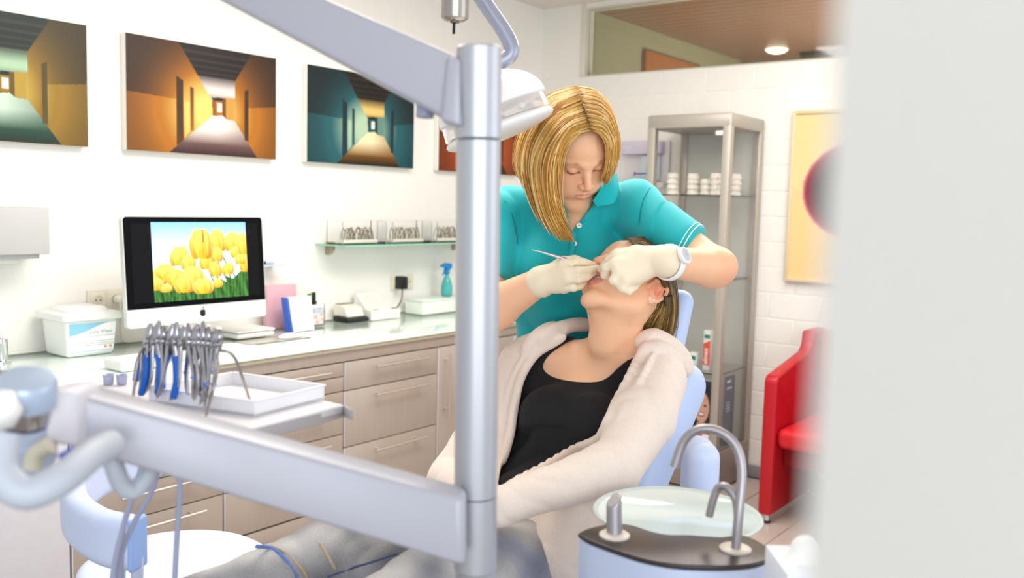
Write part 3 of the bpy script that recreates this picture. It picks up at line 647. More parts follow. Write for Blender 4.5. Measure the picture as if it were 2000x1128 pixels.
sd = MB().prism([(3.215, CZ), (3.40, CZ), (3.40, CZ + .006), (3.30, CZ + .008), (3.262, 1.10), (3.248, 1.10), (3.275, CZ + .02), (3.215, CZ + .006)], 0, 2.06, 2.26)
sd.build('stand', silver, mon)
# drive, pad, mouse, paper
dv = thing('external_drive', 'flat white square drive box under the right of the computer', 'drive', (2.5, 3.38, CZ))
box('casing', (2.39, 3.27, CZ + .006), (2.585, 3.455, CZ + .030), white, dv, bev=.011, seg=3); box('lid', (2.389, 3.269, CZ + .0315), (2.586, 3.456, CZ + .042), white, dv, bev=.009, seg=3)
box('foot_pad', (2.42, 3.30, CZ), (2.56, 3.43, CZ + .007), dark, dv); box('gap_line', (2.393, 3.273, CZ + .029), (2.583, 3.45, CZ + .0325), M('soft_grey', '9c9a90', .5), dv, bev=.005)
mp_ = thing('mouse_mat', 'thin clear grey mat lying under the white mouse', 'mat', (2.5, 3.2, CZ))
MB().prism([(2.36, 3.145), (2.68, 3.145), (2.68, 3.27), (2.36, 3.27)], 2, CZ, CZ + .002).build('mat_sheet', M('mat_grey', 'b9b8ac', .2), mp_)
MB().tube([(2.36, 3.145, CZ + .002), (2.68, 3.145, CZ + .002), (2.68, 3.27, CZ + .002), (2.36, 3.27, CZ + .002), (2.36, 3.145, CZ + .002)], .0016, 6).build('mat_rim', M('mat_rim', '6a695c', .4), mp_)
ms = thing('computer_mouse', 'low white computer mouse lying on the mat', 'mouse', (2.61, 3.205, CZ + .0022))
f = Field((2.54, 3.15, CZ), (2.69, 3.26, CZ + .04), .0022); f.op(ell((2.612, 3.203, CZ + .006), (.060, .031, .017))); f.op(rbx((2.61, 3.2, CZ - .03), (.1, .1, .0335), 0), .002, 's'); sdf_obj(f, 'shell', white, ms)
MB().prism(rounded(2.566, 2.658, 3.182, 3.224, 0, 0, .018), 2, CZ + .0022, CZ + .0048).build('base_strip', dark, ms)
pp = thing('paper_sheet', 'white sheet of paper lying in front of the computer', 'paper', (2.28, 3.15, CZ)); MB().prism([(2.13, 3.10), (2.37, 3.09), (2.40, 3.24), (2.18, 3.26)], 2, CZ, CZ + .0012).build('sheet', M('paper', 'faf6f4', .8, noise=.01), pp)
kb = thing('keyboard', 'slim white keyboard behind the paper, below the computer', 'keyboard', (2.1, 3.15, CZ)); box('keyboard_plate', (1.93, 3.02, CZ), (2.125, 3.14, CZ + .008), silver, kb, bev=.003)
for r in range(4):
    for c in range(9): box('key', (1.937 + c * .0205, 3.027 + r * .0275, CZ + .008), (1.9545 + c * .0205, 3.051 + r * .0275, CZ + .011), white, kb, bev=.001, seg=1)
# brochure holder
bh = thing('brochure_holder', 'blue backed holder with white price sheets beside the computer', 'holder', (2.83, 3.38, CZ))
def lean(V, y0, z0, k): return [(v[0], v[1] + (v[2] - z0) * k, v[2]) for v in V]
bl = M('blue_plastic', '3a63c8', .3)
b_ = MB().box((2.725, 3.362, CZ), (2.858, 3.372, CZ + .155), .001); b_.V = lean(b_.V, 0, CZ, .18); b_.build('blue_back', bl, bh)
b_ = MB().prism([(3.322, CZ), (3.372, CZ), (3.402, CZ + .155), (3.365, CZ + .155)], 0, 2.722, 2.732); b_.build('blue_side', bl, bh)
b_ = MB().box((2.734, 3.330, CZ + .001), (2.862, 3.352, CZ + .158), .001); b_.V = lean(b_.V, 0, CZ, .18); b_.build('white_sheets', M('paper2', 'f8f9fb', .6, noise=0), bh)
for i, (a, b, z) in enumerate([(.7, .98, .128), (.2, .8, .118), (.2, .85, .085), (.2, .85, .08), (.2, .75, .05)]):
    b_ = MB().box((2.734 + a * .128, 3.329, CZ + z), (2.734 + b * .128, 3.3305, CZ + z + .0012)); b_.V = lean(b_.V, 0, CZ, .18); b_.build('print_line', M('pale_blue_print', '8f9cb8', .5), bh)
pk = thing('pink_folder', 'pink translucent folder standing behind the brochure holder', 'folder', (2.83, 3.50, CZ))
box('folder', (2.70, 3.475, CZ), (2.872, 3.505, CZ + .205), M('pink_film', 'f6c3cf', .3, trans=.25, noise=.03), pk, bev=.003); tube('finger_hole', [(2.862, 3.473, CZ + .07), (2.862, 3.473, CZ + .1), (2.872, 3.473, CZ + .115), (2.885, 3.473, CZ + .1), (2.885, 3.473, CZ + .07)], .0015, M('pink_edge', 'f0a4b8', .3), pk, sp=4, seg=6)
sc_ = thing('small_wall_tray', 'pale glass ledge with a dark pen, on the wall right of the computer', 'ledge', (2.78, 3.5, 1.19))
box('ledge', (2.66, 3.47, 1.195), (2.80, LW - .001, 1.203), M('ledge_glass', 'c4d8dc', .1), sc_, bev=.001)
dk = thing('marker_pen', 'dark capped pen lying on the small glass ledge', 'pen', (2.7, 3.49, 1.204)); tube('barrel', [(2.64, 3.49, 1.212), (2.742, 3.49, 1.212)], .0075, M('pen_navy', '2b2440', .35), dk); tube('cap', [(2.70, 3.49, 1.2125), (2.745, 3.49, 1.2125)], .009, M('pen_grey', 'c8c4d8', .35), dk)
pc = thing('pen_pot', 'clear square pen pot with a blue and pink print', 'pen pot', (3.0, 3.5, CZ))
def pot(U, V):
    C = np.zeros(U.shape + (3,)) + H('f6ece8'); n = np.sin(U * 9 + V * 7) * np.cos(V * 13 - U * 4); C = lerp(C, H('f0b8b0'), np.clip(n, 0, 1)); C[V < .14] = H('fdfdfd')
    m = (V > .18) & (V < .42) & (np.sin(U * 42) > -.3) & (np.abs(V - .30) > .015); C[m] = H('8fd2ea'); return C
painted('printed_front', (2.925, 3.436, CZ + .103), (.082, 0, 0), (0, 0, -.098), 60, 60, pot, MATS['print_paper'], pc)
for lo, hi in (((2.92, 3.432, CZ), (3.012, 3.435, CZ + .105)), ((2.92, 3.515, CZ), (3.012, 3.518, CZ + .105)), ((2.92, 3.435, CZ), (2.923, 3.515, CZ + .105)), ((3.009, 3.435, CZ), (3.012, 3.515, CZ + .105)), ((2.923, 3.437, CZ), (3.009, 3.515, CZ + .004))): box('pot_wall', lo, hi, clear, pc, bev=0)
tube('right_edge', [(3.0125, 3.432, CZ), (3.0125, 3.432, CZ + .08)], .0012, M('edge_grey', '9a8f8f', .4), pc, seg=6)
for nm, x, col, hh in (('green', 2.950, '8ad02c', .155), ('black', 2.978, '202426', .16)):
    p_ = thing('highlighter' if nm == 'green' else 'marker_pen', f'{"bright green highlighter" if nm == "green" else "black marker"} standing in the pen pot', 'pen', (x, 3.475, CZ + .005))
    box('barrel', (x - .008, 3.465, CZ + .005), (x + .008, 3.483, CZ + hh), M('pen_' + nm, col, .35), p_, bev=.004, seg=3)
    if nm == 'green': tube('clip', [(x - .012, 3.461, CZ + .11), (x - .011, 3.461, CZ + .145), (x - .001, 3.461, CZ + .157)], .0025, dark, p_, sp=4, seg=6)
    box('collar', (x - .011, 3.462, CZ + .10), (x + .011, 3.486, CZ + .117), dark, p_, bev=.003)
# label printer + white device
bd = thing('card_reader', 'small white device with a black base on the worktop', 'device', (3.24, 3.47, CZ))
MB().prism([(3.405, CZ), (3.50, CZ), (3.51, CZ + .02), (3.50, CZ + .028), (3.41, CZ + .022), (3.395, CZ + .012)], 0, 3.135, 3.278).build('black_base', dark, bd, autosm=30)
MB().prism([(3.425, CZ + .026), (3.525, CZ + .03), (3.525, CZ + .082), (3.505, CZ + .082), (3.445, CZ + .07)], 0, 3.155, 3.268).build('white_top', M('ivory_plastic', 'eae6da', .35), bd, autosm=30)
box('dark_slot', (3.165, 3.50, CZ + .080), (3.262, 3.527, CZ + .086), M('slot_grey', '8a8672', .5), bd, bev=.002)
wdv = thing('desktop_device', 'white sloped device with a ribbed lid beside the black based one', 'device', (3.42, 3.46, CZ))
MB().prism([(3.40, CZ), (3.53, CZ), (3.53, CZ + .06), (3.43, CZ + .052), (3.40, CZ + .048)], 0, 3.295, 3.505).build('body', M('white_device', 'f2f0ea', .3), wdv, autosm=30)
MB().prism([(3.44, CZ + .052), (3.535, CZ + .056), (3.535, CZ + .125), (3.52, CZ + .128)], 0, 3.30, 3.445).build('sloped_lid', MATS['white_device'], wdv, autosm=30)
for i in range(8):
    a = .12 + i * .105; MB().tube([(3.315, 3.44 + .08 * a - .0008, CZ + .052 + .076 * a + .001), (3.43, 3.44 + .08 * a - .0008, CZ + .052 + .076 * a + .001)], .0014, 5).build('rib', M('rib_grey', 'cfccc4', .4), wdv)
box('button_row', (3.45, 3.405, CZ + .05), (3.49, 3.412, CZ + .0545), M('button_grey', '8c8c84', .4), wdv, bev=.001); box('dial', (3.33, 3.408, CZ + .048), (3.355, 3.425, CZ + .055), M('dial_grey', 'c0beb4', .4), wdv, bev=.002)
wt = thing('storage_tray', 'long low white box at the back of the worktop left of the grey post', 'box', (3.85, 3.45, CZ))
wbx = MB().box((3.665, 3.385, CZ), (4.12, 3.52, CZ + .072), .004, 2); wbx.build('tray_body', M('tray_white', 'eef2ec', .35), wt, autosm=40); box('lid', (3.66, 3.38, CZ + .07), (4.125, 3.525, CZ + .08), M('tray_lid', 'e6efe6', .25), wt)
sp = thing('spray_bottle', 'blue trigger spray bottle standing by the grey post', 'bottle', (3.905, 3.45, CZ + .081))
z = CZ + .081; c = (3.93, 3.45, z)
MB().lathe([(.02, 0), (.033, .004), (.036, .02), (.035, .06), (.026, .09), (.014, .115), (.012, .13)], c, seg=24, sq=.8).build('bottle_body', M('aqua_liquid', '5fc6c4', .1, trans=.35, noise=0), sp, smooth=True)
MB().lathe([(.015, .128), (.016, .145), (.013, .15)], c, seg=18).build('collar', M('trigger_blue', '1f84c8', .35), sp, smooth=True)
MB().prism([(c[0] - .045, z + .168), (c[0] - .045, z + .178), (c[0] - .01, z + .19), (c[0] + .03, z + .185), (c[0] + .03, z + .165), (c[0] + .01, z + .148), (c[0] - .008, z + .148), (c[0] - .015, z + .165)], 1, 3.438, 3.462).build('spray_head', MATS['trigger_blue'], sp, autosm=30)
tube('trigger', [(c[0] - .018, 3.45, z + .165), (c[0] - .022, 3.45, z + .145), (c[0] - .034, 3.45, z + .122)], .005, MATS['trigger_blue'], sp, sp=4, seg=8)
# tap, sink, small tray
tp_ = thing('tap', 'chrome basin tap at the left edge of the worktop', 'tap', (1.5, 3.4, CZ)); MB().lathe([(.03, 0), (.03, .006), (.022, .01), (.021, .07), (.022, .072), (.02, .085), (.004, .087)], (1.495, 3.42, CZ), seg=28).build('tap_body', chrome, tp_, autosm=30)
tube('spout', [(1.495, 3.42, CZ + .055), (1.45, 3.39, CZ + .085), (1.38, 3.35, CZ + .08), (1.35, 3.33, CZ + .06)], .011, chrome, tp_, sp=5); tube('lever', [(1.495, 3.42, CZ + .085), (1.49, 3.43, CZ + .10), (1.46, 3.46, CZ + .11)], .006, chrome, tp_, sp=4)
sk = thing('basin', 'steel basin sunk in the worktop at the left edge', 'basin', (1.25, 3.2, CZ)); MB().lathe([(.19, .0), (.19, .004), (.176, .004), (.165, .002), (.12, .0008), (.001, .0003)], (1.235, 3.22, CZ), seg=40, caps=False).build('bowl', M('basin_steel', '8f8a6c', .25, .8), sk, smooth=True); MB().lathe([(.02, 0), (.02, .003)], (1.235, 3.22, CZ + .0008), seg=20).build('drain', chrome, sk)
st_ = thing('instrument_dish', 'small white plastic dish near the front edge of the worktop', 'dish', (1.76, 2.99, CZ)); f = Field((1.66, 2.93, CZ), (1.86, 3.08, CZ + .06), .0025); f.op(rbx((1.76, 3.0, CZ + .022), (.085, .06, .0215), .014)); f.op(rbx((1.76, 3.0, CZ + .04), (.078, .053, .032), .012), .002, 's'); sdf_obj(f, 'dish_body', white, st_)
# ============================================================ dental unit in the foreground
def onz(x, y, z):
    d = P(x, y, 1.0) - EYE; return EYE + d * ((z - EYE[2]) / d[2])
def hexa(name, q, back, m, parent, bev=.004, seg=3, **k):
    """four front corners (tl, tr, br, bl) and a vector to the far side"""
    q = [np.array(p) for p in q]; back = np.array(back, float); V = q + [p + back for p in q]
    bm = bmesh.new(); vs = [bm.verts.new(p) for p in V]
    for f in ((0, 1, 2, 3), (7, 6, 5, 4), (0, 4, 5, 1), (1, 5, 6, 2), (2, 6, 7, 3), (3, 7, 4, 0)): bm.faces.new([vs[i] for i in f])
    bmesh.ops.recalc_face_normals(bm, faces=bm.faces[:])
    if bev: bmesh.ops.bevel(bm, geom=bm.edges[:], offset=bev, segments=seg, profile=.5, affect='EDGES')
    bm.verts.index_update(); o = obj(name, [v.co[:] for v in bm.verts], [[v.index for v in f.verts] for f in bm.faces], m, parent, autosm=40, **k); bm.free(); return o
FW = np.array([CW[0], CW[1], 0]); FW /= np.linalg.norm(FW); RT = np.array([CR[0], CR[1], 0]); RT /= np.linalg.norm(RT)
unit_m = M('unit_paint', 'b0b0b9', .35, .1, noise=.01, scale=8)
post_m = M('post_aluminium', 'bfc0c5', .40, .7, noise=.03, scale=3, stretch=(1, 1, .3))
blue_up = M('pale_blue_upholstery', 'bdd0f4', .42, noise=.015, scale=20, bump=.05)
unit = thing('instrument_unit', 'grey instrument unit with swing arms and round post close to the camera', 'dental unit', P(930, 1000, 1.2))
pt_, pb_ = P(936, 92, 1.165), P(927, 1240, 1.235)
ax_ = pb_ - pt_; PL = np.linalg.norm(ax_); ax_ /= PL
def post(y0, y1, r0, r1=None, cap=0.0):
    f = lambda y: (y - 92) / (1240 - 92) * PL
    r1 = r1 or r0; c = min(cap, .002) if cap else .0006
    return [(r0 - c, f(y0)), (r0, f(y0) + c), (r1, f(y1) - c), (r1 - c, f(y1))]
MB().lathe([(.001, .002)] + post(92, 264, .0289, .0289, .002), pt_, ax_, 56).build('post_head', post_m, unit, autosm=35)
MB().lathe(post(266, 953, .0283), pt_, ax_, 56).build('post_tube', post_m, unit, autosm=35)
MB().lathe(post(955, 1103, .0283), pt_, ax_, 56).build('post_collar', post_m, unit, autosm=35)
MB().lathe(post(1105, 1240, .0265), pt_, ax_, 56).build('post_foot', post_m, unit, autosm=35)
MB().lathe([(.0015, 0), (.0015, .002)], P(930, 911, 1.19), -CW, 10).build('set_screw', dark, unit)
hexa('upper_arm', [P(300, -150, 1.30), P(899, 112, 1.15), P(905, 250, 1.15), P(300, -72, 1.30)], FW * .05, unit_m, unit, .006)
hexa('arm_end', [P(872, 108, 1.15), P(900, 112, 1.145), P(900, 248, 1.145), P(860, 236, 1.15)], FW * .045, unit_m, unit, .006)
q_ = P(296, -105, 1.32); tube('ceiling_post', [q_ - (0, 0, .06), (q_[0], q_[1], CEIL)], .026, post_m, unit, seg=28)
tube('joint_knob', [P(832, 196, 1.21), P(830, 229, 1.21)], .012, M('knob_blue_grey', '9ba0bb', .35), unit, seg=20)
hexa('post_flange', [P(940, 92, 1.20), P(972, 83, 1.20), P(975, 100, 1.20), P(940, 110, 1.20)], FW * .02, M('arm_white', 'e6e6e8', .35), unit, .004)
hexa('lower_arm', [P(140, 768, .98), P(902, 975, 1.145), P(905, 1106, 1.145), P(128, 872, .98)], FW * .055, unit_m, unit, .006)
hexa('lower_arm_end', [P(820, 950, 1.138), P(908, 975, 1.143), P(908, 1108, 1.143), P(820, 1075, 1.138)], FW * .05, unit_m, unit, .008)
hexa('elbow_block', [P(84, 764, .94), P(150, 764, .965), P(150, 878, .965), P(84, 866, .94)], FW * .06, M('elbow_white', 'd9d6dc', .4), unit, .008)
jc = P(52, 735, .93); jd = P(52, 905, .97); jx = jd - jc; jl = np.linalg.norm(jx)
MB().lathe([(.001, 0), (.026, .002), (.029, .008), (.029, jl * .28)], jc, jx, 40).build('joint_cap', M('joint_blue', 'b9c8dd', .3, .3), unit, autosm=35)
MB().lathe([(.026, jl * .28), (.026, jl * .46)], jc, jx, 40).build('chrome_ring', chrome, unit, autosm=35)
MB().lathe([(.0235, jl * .46), (.0235, jl * .50)], jc, jx, 40).build('dark_ring', M('navy_ring', '1d2350', .4), unit, autosm=35)
MB().lathe([(.026, jl * .50), (.026, jl * .66), (.029, jl * .67), (.029, jl * .92), (.024, jl), (.001, jl)], jc, jx, 40).build('joint_base', M('joint_blue2', 'c3cfe4', .35, .2), unit, autosm=35)
MB().lathe([(.001, -.02), (.012, -.017), (.02, 0), (.012, .017), (.001, .02)], P(2, 800, .90), (0, 0, 1), 24).build('joint_knob', white, unit, smooth=True)
hose_m = M('grey_hose', 'b9bfc9', .45, noise=.02)
tube('hose', [P(5, 850, .84), P(0, 920, .83), P(50, 962, .83), P(120, 935, .85), P(175, 890, .9), P(215, 868, .95)], .0155, hose_m, unit, sp=8, seg=16)
tube('hose_sleeve', [P(98, 868, .93), P(70, 885, .93), P(62, 915, .93)], .009, M('cream_hose', 'd2ccb8', .5), unit, sp=6)
tube('hose_fitting', [P(150, 912, .9), P(185, 886, .92)], .0125, M('fitting_white', 'e9e9ef', .35), unit); tube('blue_clip', [P(128, 880, .9), P(140, 898, .9)], .008, M('clip_blue', '2c50b8', .4), unit)
tube('hose', [P(205, 840, 1.02), P(222, 905, 1.02), P(238, 945, 1.03), P(262, 957, 1.04), P(290, 925, 1.05), P(308, 880, 1.06)], .0105, hose_m, unit, sp=8, seg=16)
thin = M('thin_hose', 'a3a8c0', .4)
for pts in ([(352, 860, 1.35), (351, 960, 1.36), (345, 1060, 1.38), (338, 1200, 1.4)], [(318, 860, 1.35), (300, 950, 1.37), (262, 1020, 1.38), (236, 1090, 1.4), (228, 1200, 1.42)], [(285, 860, 1.33), (270, 940, 1.34), (243, 1020, 1.36), (222, 1110, 1.38), (215, 1200, 1.4)], [(292, 860, 1.42), (262, 960, 1.42), (240, 1040, 1.42), (236, 1200, 1.44)]):
    tube('instrument_hose', [P(*p) for p in pts], .0042, thin, unit, sp=8, seg=10)
# table carried by the unit
TZ = 1.175
tabt = thing('tray_table', 'pale table plate behind the lower swing arm carrying pliers and tray', 'table', P(420, 790, 1.38))
tq = [onz(672, 789, TZ), onz(430, 850, TZ), onz(60, 760, TZ), onz(350, 715, TZ)]
cq = [sum(tq) / 4 + (p - sum(tq) / 4) for p in tq]
tab = hexa('tray_table', [p for p in cq], (0, 0, -.016), M('table_white', 'e2dfe2', .4), tabt, .004)
rail = M('rail_grey', 'b4aeb0', .4)
e0, e1_ = onz(430, 852, TZ - .003), onz(672, 790, TZ - .003); dn = np.array([0, 0, -.02]); nn = np.cross(e1_ - e0, (0, 0, 1.)); nn /= np.linalg.norm(nn)
if nn @ CW > 0: nn = -nn
hexa('front_rail', [e0 + nn * .006, e1_ + nn * .006, e1_ + nn * .006 + dn, e0 + nn * .006 + dn], -nn * .008, rail, tabt, .002)
hexa('rail_end', [e1_ + nn * .006, P(692, 800, 1.40), P(690, 820, 1.40), e1_ + nn * .006 + dn], -nn * .008, rail, tabt, .002)
tube('post_to_table', [onz(200, 800, TZ - .02), P(180, 800, 1.06)], .018, unit_m, tabt)
# shallow white tray on the table
TT = TZ + .001
wq = [onz(498, 812, TT), onz(634, 778, TT), onz(455, 752, TT), onz(290, 783, TT)]
t = thing('instrument_tray', 'shallow white plastic tray lying on the unit table', 'tray', sum(wq) / 4)
trm = M('tray_white2', 'f2f1f4', .4, noise=.005)
hexa('tray_floor', wq, (0, 0, .003), trm, t, 0)
for i in range(4):
    a, b = wq[i], wq[(i + 1) % 4]; u = (b - a) / np.linalg.norm(b - a); nn2 = np.cross((0, 0, 1.), u); nn2 *= np.sign((sum(wq) / 4 - a) @ nn2)
    hexa('tray_wall', [a + (0, 0, .023), b + (0, 0, .023), b, a], nn2 * .003, trm, t, .001, 1)
    hexa('tray_lip', [a + (0, 0, .0245) - nn2 * .004, b + (0, 0, .0245) - nn2 * .004, b + (0, 0, .022) - nn2 * .004, a + (0, 0, .022) - nn2 * .004], nn2 * .008, trm, t, .0008, 1)
# pliers rack
RK = [P(283, 676, 1.50), P(330, 679, 1.47), P(380, 682, 1.44), P(425, 684, 1.41)]
t = thing('pliers_rack', 'bent steel wire rack standing on the unit table', 'rack', onz(400, 790, TT))
rm = M('rack_wire', 'a8a19c', .3, .85)
tube('rail', RK, .0026, rm, t, sp=4, seg=10)
tube('leg', [RK[3], P(447, 687, 1.41), P(462, 705, 1.42), P(476, 745, 1.44), onz(489, 784, TT + .006)], .0024, rm, t, sp=6, seg=8)
tube('leg', [RK[3], P(426, 715, 1.38), P(414, 765, 1.35), onz(402, 815, TT + .002)], .0024, rm, t, sp=6, seg=8)
tube('leg', [RK[0], P(277, 690, 1.50), P(275, 740, 1.5), onz(272, 770, TT + .002)], .0024, rm, t, sp=6, seg=8)
tube('leg', [RK[0], P(270, 700, 1.47), onz(258, 790, TT + .002)], .0024, rm, t, sp=6, seg=8)
pl_m = M('plier_steel', 'b3b1b6', .22, .95, noise=.1, scale=90); bg_m = M('blue_grip', '1463c4', .4, noise=.02); bl_line = M('blue_band', '3d78d8', .4)
wd_ = RK[3] - RK[0]; wd_ /= np.linalg.norm(wd_)
def plier(at, kind, L=.085, sp=.024, jaw=.036, rot=.6, lean=0, group=None, label=''):
    o = thing('pliers', label, 'pliers', at, group)
    up = np.array([0, 0, 1.]) + wd_ * lean; up /= np.linalg.norm(up); out = np.cross(wd_, up); out = out * math.cos(rot) + wd_ * math.sin(rot); out -= up * (out @ up); out /= np.linalg.norm(out); nr = np.cross(out, up)
    q = lambda a, b, c=0: np.array(at) + out * a + up * b + nr * c
    MB().lathe([(.001, -.005), (.0085, -.006), (.0098, 0), (.0085, .006), (.001, .005)], q(0, .008), nr, 16).build('pivot', pl_m, o, smooth=True)
    for s in (-1, 1):
        pts = [q(-s * .004, .016, .001 * s), q(s * .0055, .0, .001 * s), q(s * sp * .75, -L * .35), q(s * sp, -L * .62), q(s * sp * .8, -L * .88), q(s * sp * .62, -L)]
        h = MB().tube(spline(pts, 5), [q_[0] for q_ in spline([(x, 0, 0) for x in (.0058, .0054, .0046, .0048, .0042, .0020)], 5)], 10, flat=.65, up=nr).build('handle', pl_m, o, autosm=50)
        if kind == 'blue':
            MB().tube(spline([q(s * .010, -.014), q(s * sp * .78, -L * .38), q(s * sp * 1.02, -L * .64), q(s * sp * .85, -L * .92)], 5), .0072, 12, flat=.75, up=nr).build('grip', bg_m, h, autosm=50)
        if kind == 'band': MB().tube([q(s * sp * .98, -L * .55), q(s * sp * 1.0, -L * .58)], .0047, 12).build('blue_band', bl_line, h)
        j = [q(-s * .004, .012), q(-s * .005, .02), q(-s * .0025, .02 + jaw * .5), q(-s * .0008 + (.006 if kind == 'bent' else 0), .018 + jaw)]
        MB().tube(spline(j, 4), [q_[0] for q_ in spline([(x, 0, 0) for x in (.0066, .0072, .0052, .0018)], 4)], 9, flat=.8, up=nr).build('jaw', pl_m, o, autosm=50)
    return o
kinds = ['blue', 'plain', 'blue', 'bent', 'plain', 'blue', 'plain', 'band', 'plain', 'bent', 'band', 'plain', 'band', 'band']
ts = [.03, .10, .17, .25, .33, .41, .49, .62, .69, .75, .81, .87, .93, .99]
nth = ['first', 'second', 'third', 'fourth', 'fifth', 'sixth', 'seventh']
for i, (kd, tt) in enumerate(zip(kinds, ts)):
    at = RK[0] + (RK[3] - RK[0]) * tt + np.array([0, 0, .003]); g = 'left' if i < 7 else 'right'
    dsc = {'blue': 'blue gripped steel pliers', 'plain': 'plain steel pliers', 'bent': 'steel pliers with bent beaks', 'band': 'steel pliers with a thin blue band'}[kd]
    plier(at, kd, L=random.uniform(.076, .089), sp=random.uniform(.024, .031), jaw=random.uniform(.014, .024), rot=random.uniform(.95, 1.35), lean=random.uniform(.12, .5) if g == 'left' else random.uniform(-.15, .45),
          group='orthodontic pliers on the wire rack', label=f'{dsc}, {nth[i % 7]} from left in {g} rack cluster')
for nm, x in (('nearest the left joint', 212), ('nearest the pliers', 238)):
    c = onz(x, 750, TT); t = thing('plastic_cup', f'tiny clear plastic cup on the unit table, the one {nm}', 'cup', c)
    MB().lathe([(.008, 0), (.009, .010), (.0098, .018), (.0088, .018), (.008, .002)], c, seg=18).build('cup_wall', M('clear_blue_cup', 'd4daf4', .1, trans=.5, noise=0), t, smooth=True)

# ------------------------------------------------------------ stool
sc0 = P(345, 1088, 2.1); SZ2 = sc0[2]
t = thing('dentist_stool', 'pale blue stool with a round seat and curved backrest, bottom left', 'stool', (sc0[0], sc0[1], 0))
f = Field(sc0 - (.26, .26, .12), sc0 + (.26, .26, .04), .006)
seatm = M('stool_upholstery', 'dde6fa', .4, noise=.01, scale=20)
V = MB().lathe([(.001, -.085), (.15, -.084), (.192, -.075), (.209, -.055), (.213, -.035), (.207, -.015), (.188, -.003), (.15, .001), (.001, .0015)], sc0, seg=64).build('seat', seatm, t, smooth=True)
bp = spline([P(262, 1066, 1.80), P(205, 1028, 1.82), P(152, 975, 1.92), P(146, 938, 2.06), P(190, 915, 2.22), P(255, 908, 2.34), P(310, 915, 2.40)], 8)
bp = [np.array([p[0], p[1], .835]) for p in bp]
f = Field(np.min(bp, 0) - .1, np.max(bp, 0) + .1, .006)
for i in range(len(bp) - 1):
    a, b = bp[i], bp[i + 1]; tn = (b - a) / np.linalg.norm(b - a); c = (a + b) / 2; R = frame((0, 0, 1), tn); L = np.linalg.norm(b - a) / 2 + .010
    f.op(rbx(c, (.026, L, .054), .022, R), .012)
sdf_obj(f, 'backrest', blue_up2 if 'blue_up2' in globals() else M('stool_back_upholstery', 'd0dcf8', .4, noise=.01, scale=20), t)
tn = bp[0] - bp[2]; tn /= np.linalg.norm(tn)
cp = MB().lathe([(.034, 0), (.0335, .003), (.02, .0045), (.001, .005)], bp[0] + tn * .0085, tn, 32, sq=1.0); 
cpc = bp[0] + tn * .0115; Rc_ = frame((0, 0, 1), tn)
fc2 = Field(cpc - .09, cpc + .09, .003); fc2.op(rbx(cpc - tn * .004, (.026, .006, .052), .0055, Rc_)); sdf_obj(fc2, 'end_pad', M('end_pad_blue', '9dbcf0', .42), t)
nb = bp[4]
for s in (0, .035): tube('bracket', [nb + (-.0, .0, -.03) + RT * s, nb + RT * s + (0, 0, -.16), nb + RT * s + (.05, .02, -.30), (sc0[0], sc0[1], SZ2 - .16)], .012, M('stool_bracket', 'd5def2', .35, .3), t, sp=5)
tube('column', [(sc0[0], sc0[1], .09), (sc0[0], sc0[1], SZ2 - .08)], .026, chrome, t, seg=24)
for k in range(5):
    a = k * 1.2566; e = (sc0[0] + .27 * math.cos(a), sc0[1] + .27 * math.sin(a))
    l_ = tube('leg', [(sc0[0], sc0[1], .10), (e[0], e[1], .07)], [.022, .014], chrome, t); MB().lathe([(.018, -.01), (.026, -.008), (.026, .008), (.018, .01)], (e[0], e[1], .026), (math.sin(a), -math.cos(a), 0), 20).build('castor', dark, l_, autosm=35)

# ------------------------------------------------------------ operating lamp and the things above
t = thing('operating_lamp', 'white operating lamp on a grey tubular arm, behind the round post', 'lamp', P(940, 200, 2.0))
tube('arm', [P(820, -190, 2.0), P(905, -60, 2.0), P(950, 10, 2.0), P(985, 62, 2.0), P(999, 92, 2.0), P(994, 110, 2.0), P(975, 121, 2.0), P(950, 130, 2.0)], .0175, M('lamp_arm', 'a4a8ba', .35, .4), t, sp=6, seg=18)
tube('yoke', [P(962, 118, 2.0), P(955, 160, 2.0)], .014, white, t); tube('washer', [P(966, 142, 2.0), P(990, 138, 2.0)], .004, white, t)
lc = P(962, 214, 2.0); R = frame(P(930, 40, 2.0) - P(1020, 222, 2.0) if False else (np.array([0, 0, 1.]) * .93 - RT * .38), FW)
f = Field(lc - .22, lc + .22, .004); f.op(ell(lc, (.122, .11, .080), R)); f.op(rbx(lc - R[:, 2] * .15, (.3, .3, .145), 0, R), .006, 's')
lampw = M('lamp_white', 'f6f5f3', .3, noise=0)
sdf_obj(f, 'dome', lampw, t)
f = Field(lc - .24, lc + .24, .004); f.op(ell(lc - R[:, 2] * .045, (.124, .11, .024), R)); f.op(rbx(lc - R[:, 2] * .0, (.3, .3, .032), 0, R), .004, 's'); sdf_obj(f, 'lower_rim', lampw, t)
q = []
for k in range(48):
    a = 2 * math.pi * k / 48; q.append((math.cos(a), math.sin(a)))
V = []; F = []
for sc_, h in ((.119, -.005), (.121, -.034)):
    for a, b in q: V.append(lc + R[:, 0] * a * sc_ + R[:, 1] * b * sc_ * .88 + R[:, 2] * h)
F = [(i, (i + 1) % 48, 48 + (i + 1) % 48, 48 + i) for i in range(48)]
obj('clear_shield', V, F, M('shield_clear', 'f4f0ee', .08, trans=.6, noise=0, ior=1.1), t, smooth=True)
for a in (-.3, -.9, -1.5): 
    c = lc + R[:, 0] * .095 * math.cos(a) + R[:, 1] * .09 * math.sin(a) - R[:, 2] * .02
    box('inner_post', c - .007, c + .007, lampw, t)
t = thing('ceiling_fitting', 'round metal fitting with a thin black pin hanging at the top edge', 'fitting', P(888, 20, 1.9))
